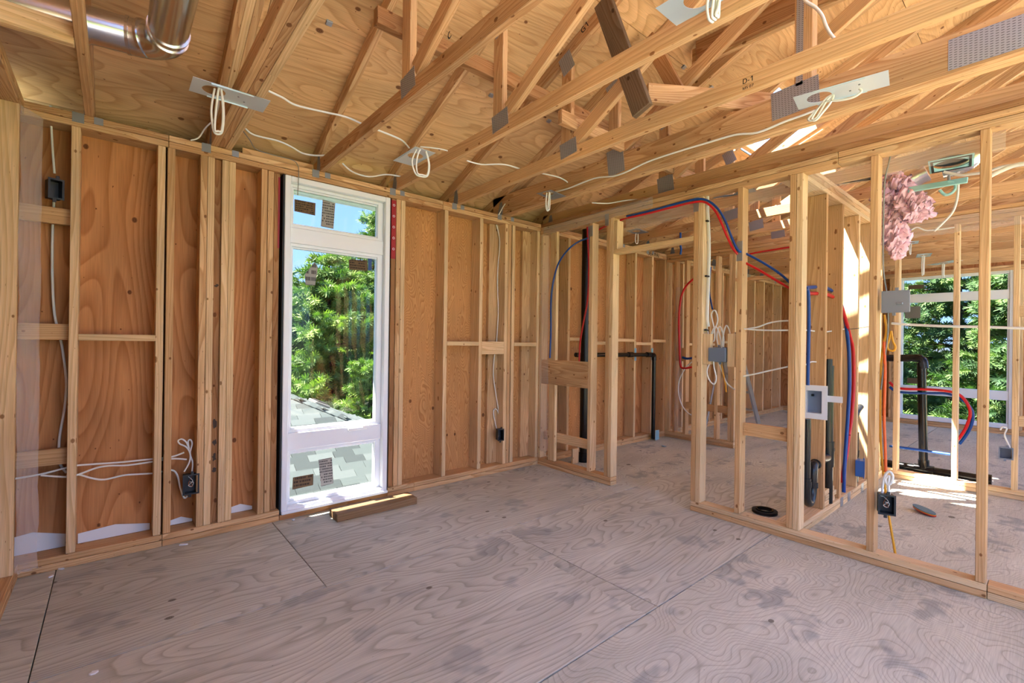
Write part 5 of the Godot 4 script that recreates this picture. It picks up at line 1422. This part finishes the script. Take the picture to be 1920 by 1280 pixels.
func build_bath_ceiling() -> void:
	var t := thing("insulation_batt", "pink fibreglass insulation hanging in shreds beside the foil duct", "insulation")
	put(ragged([Vector3(4.350, 2.561, -0.828), Vector3(4.350, 2.476, -0.802), Vector3(4.350, 2.369, -0.795), Vector3(4.350, 2.264, -0.782)], [0.05, 0.10, 0.12, 0.09], 3, 0.75), "tuft", M.pink, t)
	put(ragged([Vector3(4.300, 2.388, -0.756), Vector3(4.300, 2.341, -0.720), Vector3(4.300, 2.273, -0.684), Vector3(4.300, 2.210, -0.672), Vector3(4.300, 2.163, -0.666)], [0.06, 0.10, 0.09, 0.07, 0.025], 4, 0.8), "tuft", M.pink, t)
	put(ragged([Vector3(4.330, 2.287, -0.797), Vector3(4.330, 2.203, -0.808), Vector3(4.330, 2.099, -0.795), Vector3(4.330, 2.011, -0.782), Vector3(4.330, 1.917, -0.772)], [0.07, 0.07, 0.08, 0.06, 0.02], 5, 0.85), "tuft", M.pink, t)
	var d := thing("flexible_duct", "crinkled silver foil duct coming out of the pink insulation", "duct")
	put(ribbed(smooth([Vector3(4.500, 2.494, -0.786), Vector3(4.500, 2.523, -0.739), Vector3(4.500, 2.549, -0.688), Vector3(4.500, 2.567, -0.641)], 8), 0.075), "foil_hose", M.foil, d)
	d = thing("flexible_duct", "crinkled silver foil duct behind the mint green vent boot", "duct")
	put(ribbed(smooth([Vector3(4.250, 2.481, -0.523), Vector3(4.250, 2.487, -0.466), Vector3(4.250, 2.499, -0.409), Vector3(4.250, 2.542, -0.365), Vector3(4.250, 2.605, -0.346)], 8), 0.06), "foil_hose", M.foil, d)
	var b := thing("vent_boot", "mint green ceiling vent boot with dark round opening", "vent", Vector3(4.05, 2.452, -0.46))
	b.rotation.y = PI / 2 + 0.1
	var f := put(slab_mesh(rect(0.21, 0.27), [circle(0.085, 26, Vector2.ZERO, 1.2)], 0.006), "flange", M.mint, b)
	f.rotation.x = PI / 2
	var f2 := put(slab_mesh(rect(0.19, 0.25), [rect(0.165, 0.225)], 0.004), "gasket", M.rubber, b, Vector3(0, -0.005, 0))
	f2.rotation.x = PI / 2
	var hole := put(slab_mesh(circle(0.088, 26, Vector2.ZERO, 1.2), [], 0.004), "damper", M.dark_plastic, b, Vector3(0, 0.02, 0))
	hole.rotation.x = PI / 2
	var m := thing("light_bracket", "mint green bar bracket with round clamp under the bathroom ceiling", "bracket")
	stick("bar", Vector3(4.200, 2.374, -0.695), Vector3(4.200, 2.368, -0.396), 0.012, 0.045, Vector3(0.5, 1, 0), M.mint, m)
	tube("clamp", [Vector3(4.200, 2.335, -0.532), Vector3(4.200, 2.297, -0.505), Vector3(4.200, 2.300, -0.474), Vector3(4.200, 2.330, -0.454), Vector3(4.200, 2.368, -0.464), Vector3(4.200, 2.382, -0.490)], 0.009, M.mint, m, 8)
	tube("rod", [Vector3(4.250, 2.459, -0.494), Vector3(4.250, 2.376, -0.491)], 0.008, M.galv, m, 8, 1.0, 1)
	poly_sheet("poly_sheet", "clear poly strip hanging under the partition top plate above the washer box", Vector3(3.497, 2.465, -1.52), Vector3(3.497, 2.465, -0.19), 0.165, 0.02, 1)
	poly_sheet("poly_sheet", "clear poly strip along the top of the far partition", Vector3(5.812, 2.475, -1.02), Vector3(5.812, 2.475, -0.1), 0.15, 0.015, 2)
	poly_sheet("poly_sheet", "tall clear poly sheet hanging at the left edge beside the pale stud", Vector3(-0.372, 2.44, -3.40), Vector3(-0.297, 2.42, -3.47), 2.36, 0.022, 3)
	poly_sheet("poly_sheet", "clear poly strip over the top plate at the room corner", Vector3(3.388, 2.47, -3.5), Vector3(3.388, 2.50, -2.2), 0.085, 0.008, 4)
	poly_sheet("poly_sheet", "narrow clear poly sheet down the partition's corner stud", Vector3(3.389, 2.40, -3.53), Vector3(3.389, 2.40, -3.40), 2.25, 0.012, 5)
	poly_sheet("poly_sheet", "clear poly strip above the bathroom doorway", Vector3(3.50, 2.40, -2.55), Vector3(3.50, 2.42, -1.86), 0.12, 0.015, 6)
	poly_sheet("poly_sheet", "poly sheet covering the far bathroom corner studs", Vector3(5.81, 2.05, -3.40), Vector3(5.81, 2.05, -3.30), 1.95, 0.02, 7)


func build_loose() -> void:
	var t := thing("plank", "short thick plank offcut lying on the floor below the tall window", "plank", Vector3(1.51, 0.0275, -3.345))
	t.rotation.y = -0.02
	put(plank_mesh(Vector3(0.62, 0.054, 0.165), 0.003), "offcut", M.plank, t)
	t = thing("toilet_flange", "black plastic closet flange ring lying on the bathroom floor", "flange", Vector3(3.80, 0.012, -1.455))
	var o := put(slab_mesh(circle(0.088, 32), [circle(0.052, 28)], 0.018), "ring", M.rubber, t)
	o.rotation.x = PI / 2
	o = put(slab_mesh(circle(0.060, 32), [circle(0.050, 28)], 0.026), "collar", M.abs, t, Vector3(0, 0.004, 0))
	o.rotation.x = PI / 2
	t = thing("sanding_pad", "small oval pad with red underside lying on the bathroom floor", "pad", Vector3(4.765, 0.02, -0.672))
	t.rotation = Vector3(0.10, 0.9, 0.12)
	o = put(slab_mesh(circle(0.085, 28, Vector2.ZERO, 0.6), [], 0.006), "top_pad", M.pad_teal, t, Vector3(0, 0.012, 0))
	o.rotation.x = PI / 2
	o = put(slab_mesh(circle(0.083, 28, Vector2.ZERO, 0.6), [], 0.006), "middle_pad", M.yellow, t, Vector3(0, 0.005, 0.003))
	o.rotation.x = PI / 2
	o = put(slab_mesh(circle(0.086, 28, Vector2.ZERO, 0.6), [], 0.006), "bottom_pad", M.pex_red, t, Vector3(0, -0.002, 0.006))
	o.rotation.x = PI / 2
	# step ladder in the far room
	t = thing("step_ladder", "aluminium step ladder standing in the far room beyond the doorway", "ladder", Vector3(7.95, 0, -3.15))
	for s in [0.0, -0.36]:
		stick("rail", Vector3(0.02 * s, 0.0, s), Vector3(-0.62, 1.20, s * 0.8 - 0.04), 0.03, 0.10, Vector3(1, 0.4, 0), M.alu, t)
		stick("rear_rail", Vector3(-1.05, 0.0, s), Vector3(-0.66, 1.18, s * 0.8 - 0.04), 0.02, 0.035, Vector3(1, 0.4, 0), M.alu, t)
	for k in 4:
		var f := 0.2 + 0.24 * k
		put(plank_mesh(Vector3(0.11, 0.03, 0.33), 0.004), "step", M.alu, t, Vector3(-0.62 * f, 1.2 * f, -0.19))
	put(plank_mesh(Vector3(0.13, 0.05, 0.34), 0.008), "top_cap", M.alu, t, Vector3(-0.64, 1.21, -0.18))
	# scraps on the floor
	var scraps := [[0, "white paper scrap on the floor at the far left corner", Vector3(-0.242, 0.006, -3.459)], [1, "crumpled white scrap beside the left bottom plate", Vector3(-0.210, 0.008, -3.532)], [2, "small white crumb in front of the window's left corner", Vector3(0.973, 0.008, -3.492)], [3, "tiny white chip near the bottom left of the floor", Vector3(-0.045, 0.005, -2.368)], [4, "white strip of paper lying along the left bottom plate", Vector3(0.340, 0.004, -3.500)], [5, "blue plastic scrap on the bathroom floor by the far pipe", Vector3(5.215, 0.010, -3.184)]]
	for s in scraps:
		var p := thing("paper_scrap", s[1], "scrap", s[2], "scraps on the floor")
		var out := PackedVector2Array()
		for k in 9:
			out.append(Vector2(cos(TAU * k / 9), sin(TAU * k / 9) * 0.6) * rng.randf_range(0.008, 0.018) * (2.2 if s[0] in [4, 5] else 1.0))
		o = put(slab_mesh(out, [], 0.006), "scrap", M.guard_blue if s[0] == 5 else M.tyvek, p)
		o.rotation = Vector3(PI / 2 + rng.randf_range(-0.3, 0.3), rng.randf() * TAU, 0)
	var c := thing("wood_shim", "thin wood offcut standing on the plate behind the corner block", "offcut", Vector3(3.70, 0.09, -3.30))
	put(plank_mesh(Vector3(0.09, 0.16, 0.02), 0.002), "offcut", M.stud, c)


func print_texture(s: int, paper: Color, ink: Color, rows: int) -> ImageTexture:
	var r := RandomNumberGenerator.new()
	r.seed = s
	var im := Image.create(128, 128, false, Image.FORMAT_RGB8)
	im.fill(paper)
	im.fill_rect(Rect2i(2, 2, 124, 2), ink)
	im.fill_rect(Rect2i(2, 124, 124, 2), ink)
	im.fill_rect(Rect2i(2, 2, 2, 124), ink)
	im.fill_rect(Rect2i(124, 2, 2, 124), ink)
	for k in rows:
		var y := 10 + k * 110 / rows
		var x := 8
		while x < 112:
			var w := r.randi_range(3, 14)
			im.fill_rect(Rect2i(x, y, mini(w, 118 - x), maxi(3, 60 / rows)), ink if r.randf() < 0.85 else paper)
			x += w + 3
	return ImageTexture.create_from_image(im)


func build_stickers() -> void:
	var z := -3.6285
	var list := [
		["brown printed label on the left of the window's top pane", [Vector3(0.989, 2.212, -3.628), Vector3(0.988, 2.300, -3.628), Vector3(1.137, 2.301, -3.628), Vector3(1.135, 2.207, -3.628)], 0, 5],
		["tall grey printed label at the middle of the window's top pane", [Vector3(1.178, 2.134, -3.628), Vector3(1.188, 2.339, -3.628), Vector3(1.284, 2.331, -3.628), Vector3(1.272, 2.130, -3.628)], 1, 9],
		["torn grey label high on the window's large middle pane", [Vector3(1.074, 1.682, -3.628), Vector3(1.066, 1.756, -3.628), Vector3(1.137, 1.859, -3.628), Vector3(1.160, 1.822, -3.628), Vector3(1.141, 1.684, -3.628)], 1, 3],
		["brown printed label at the right of the large middle pane", [Vector3(1.399, 1.830, -3.628), Vector3(1.394, 1.911, -3.628), Vector3(1.547, 1.922, -3.628), Vector3(1.548, 1.840, -3.628)], 0, 4],
		["brown printed label at the left of the window's bottom pane", [Vector3(1.000, 0.179, -3.628), Vector3(1.003, 0.268, -3.628), Vector3(1.148, 0.270, -3.628), Vector3(1.147, 0.186, -3.628)], 0, 3],
		["tall grey printed label at the middle of the bottom pane", [Vector3(1.204, 0.163, -3.628), Vector3(1.183, 0.369, -3.628), Vector3(1.283, 0.374, -3.628), Vector3(1.298, 0.170, -3.628)], 1, 9],
		["narrow blue film strip at the right edge of the large middle pane", [Vector3(1.553, 1.841, -3.628), Vector3(1.551, 1.948, -3.628), Vector3(1.583, 1.948, -3.628), Vector3(1.584, 1.844, -3.628)], 2, 0],
	]
	for s in list:
		var lo := Vector2(INF, INF)
		var hi := Vector2(-INF, -INF)
		var out := PackedVector2Array()
		for p: Vector3 in s[1]:
			out.append(Vector2(p.x, p.y))
			lo = lo.min(out[-1])
			hi = hi.max(out[-1])
		out.reverse()
		var mid := (lo + hi) / 2.0
		for k in out.size():
			out[k] -= mid
		var m: StandardMaterial3D = M.film_blue
		if s[2] < 2:
			m = plain(Color(1, 1, 1), 0.8)
			m.albedo_texture = print_texture(90 + s[3] + s[2], [Color(0.42, 0.33, 0.22), Color(0.62, 0.61, 0.58)][s[2]], [Color(0.20, 0.14, 0.09), Color(0.30, 0.29, 0.28)][s[2]], maxi(s[3], 1))
			m.uv1_scale = Vector3(1.0 / (hi.x - lo.x), -1.0 / (hi.y - lo.y), 1)
			m.uv1_offset = Vector3(0.5, 0.5, 0)
		var t := thing("window_label", s[0], "label", Vector3(mid.x, mid.y, z), "labels stuck on the tall window")
		put(slab_mesh(out, [], 0.001), "sheet", m, t)
	for k in 3:
		var p: Vector3 = [Vector3(10.135, 2.28, -1.56), Vector3(10.135, 1.86, -1.60), Vector3(10.135, 0.72, -1.56)][k]
		var t := thing("window_label", ["brown label on the far window's top pane", "grey torn label high on the far window's middle pane", "brown label low on the far window's middle pane"][k], "label", p, "labels stuck on the far window")
		t.rotation.y = -PI / 2
		put(slab_mesh(rect(0.20, [0.07, 0.2, 0.09][k]), [], 0.001), "sheet", [M.paper, M.paper_grey, M.paper][k], t)
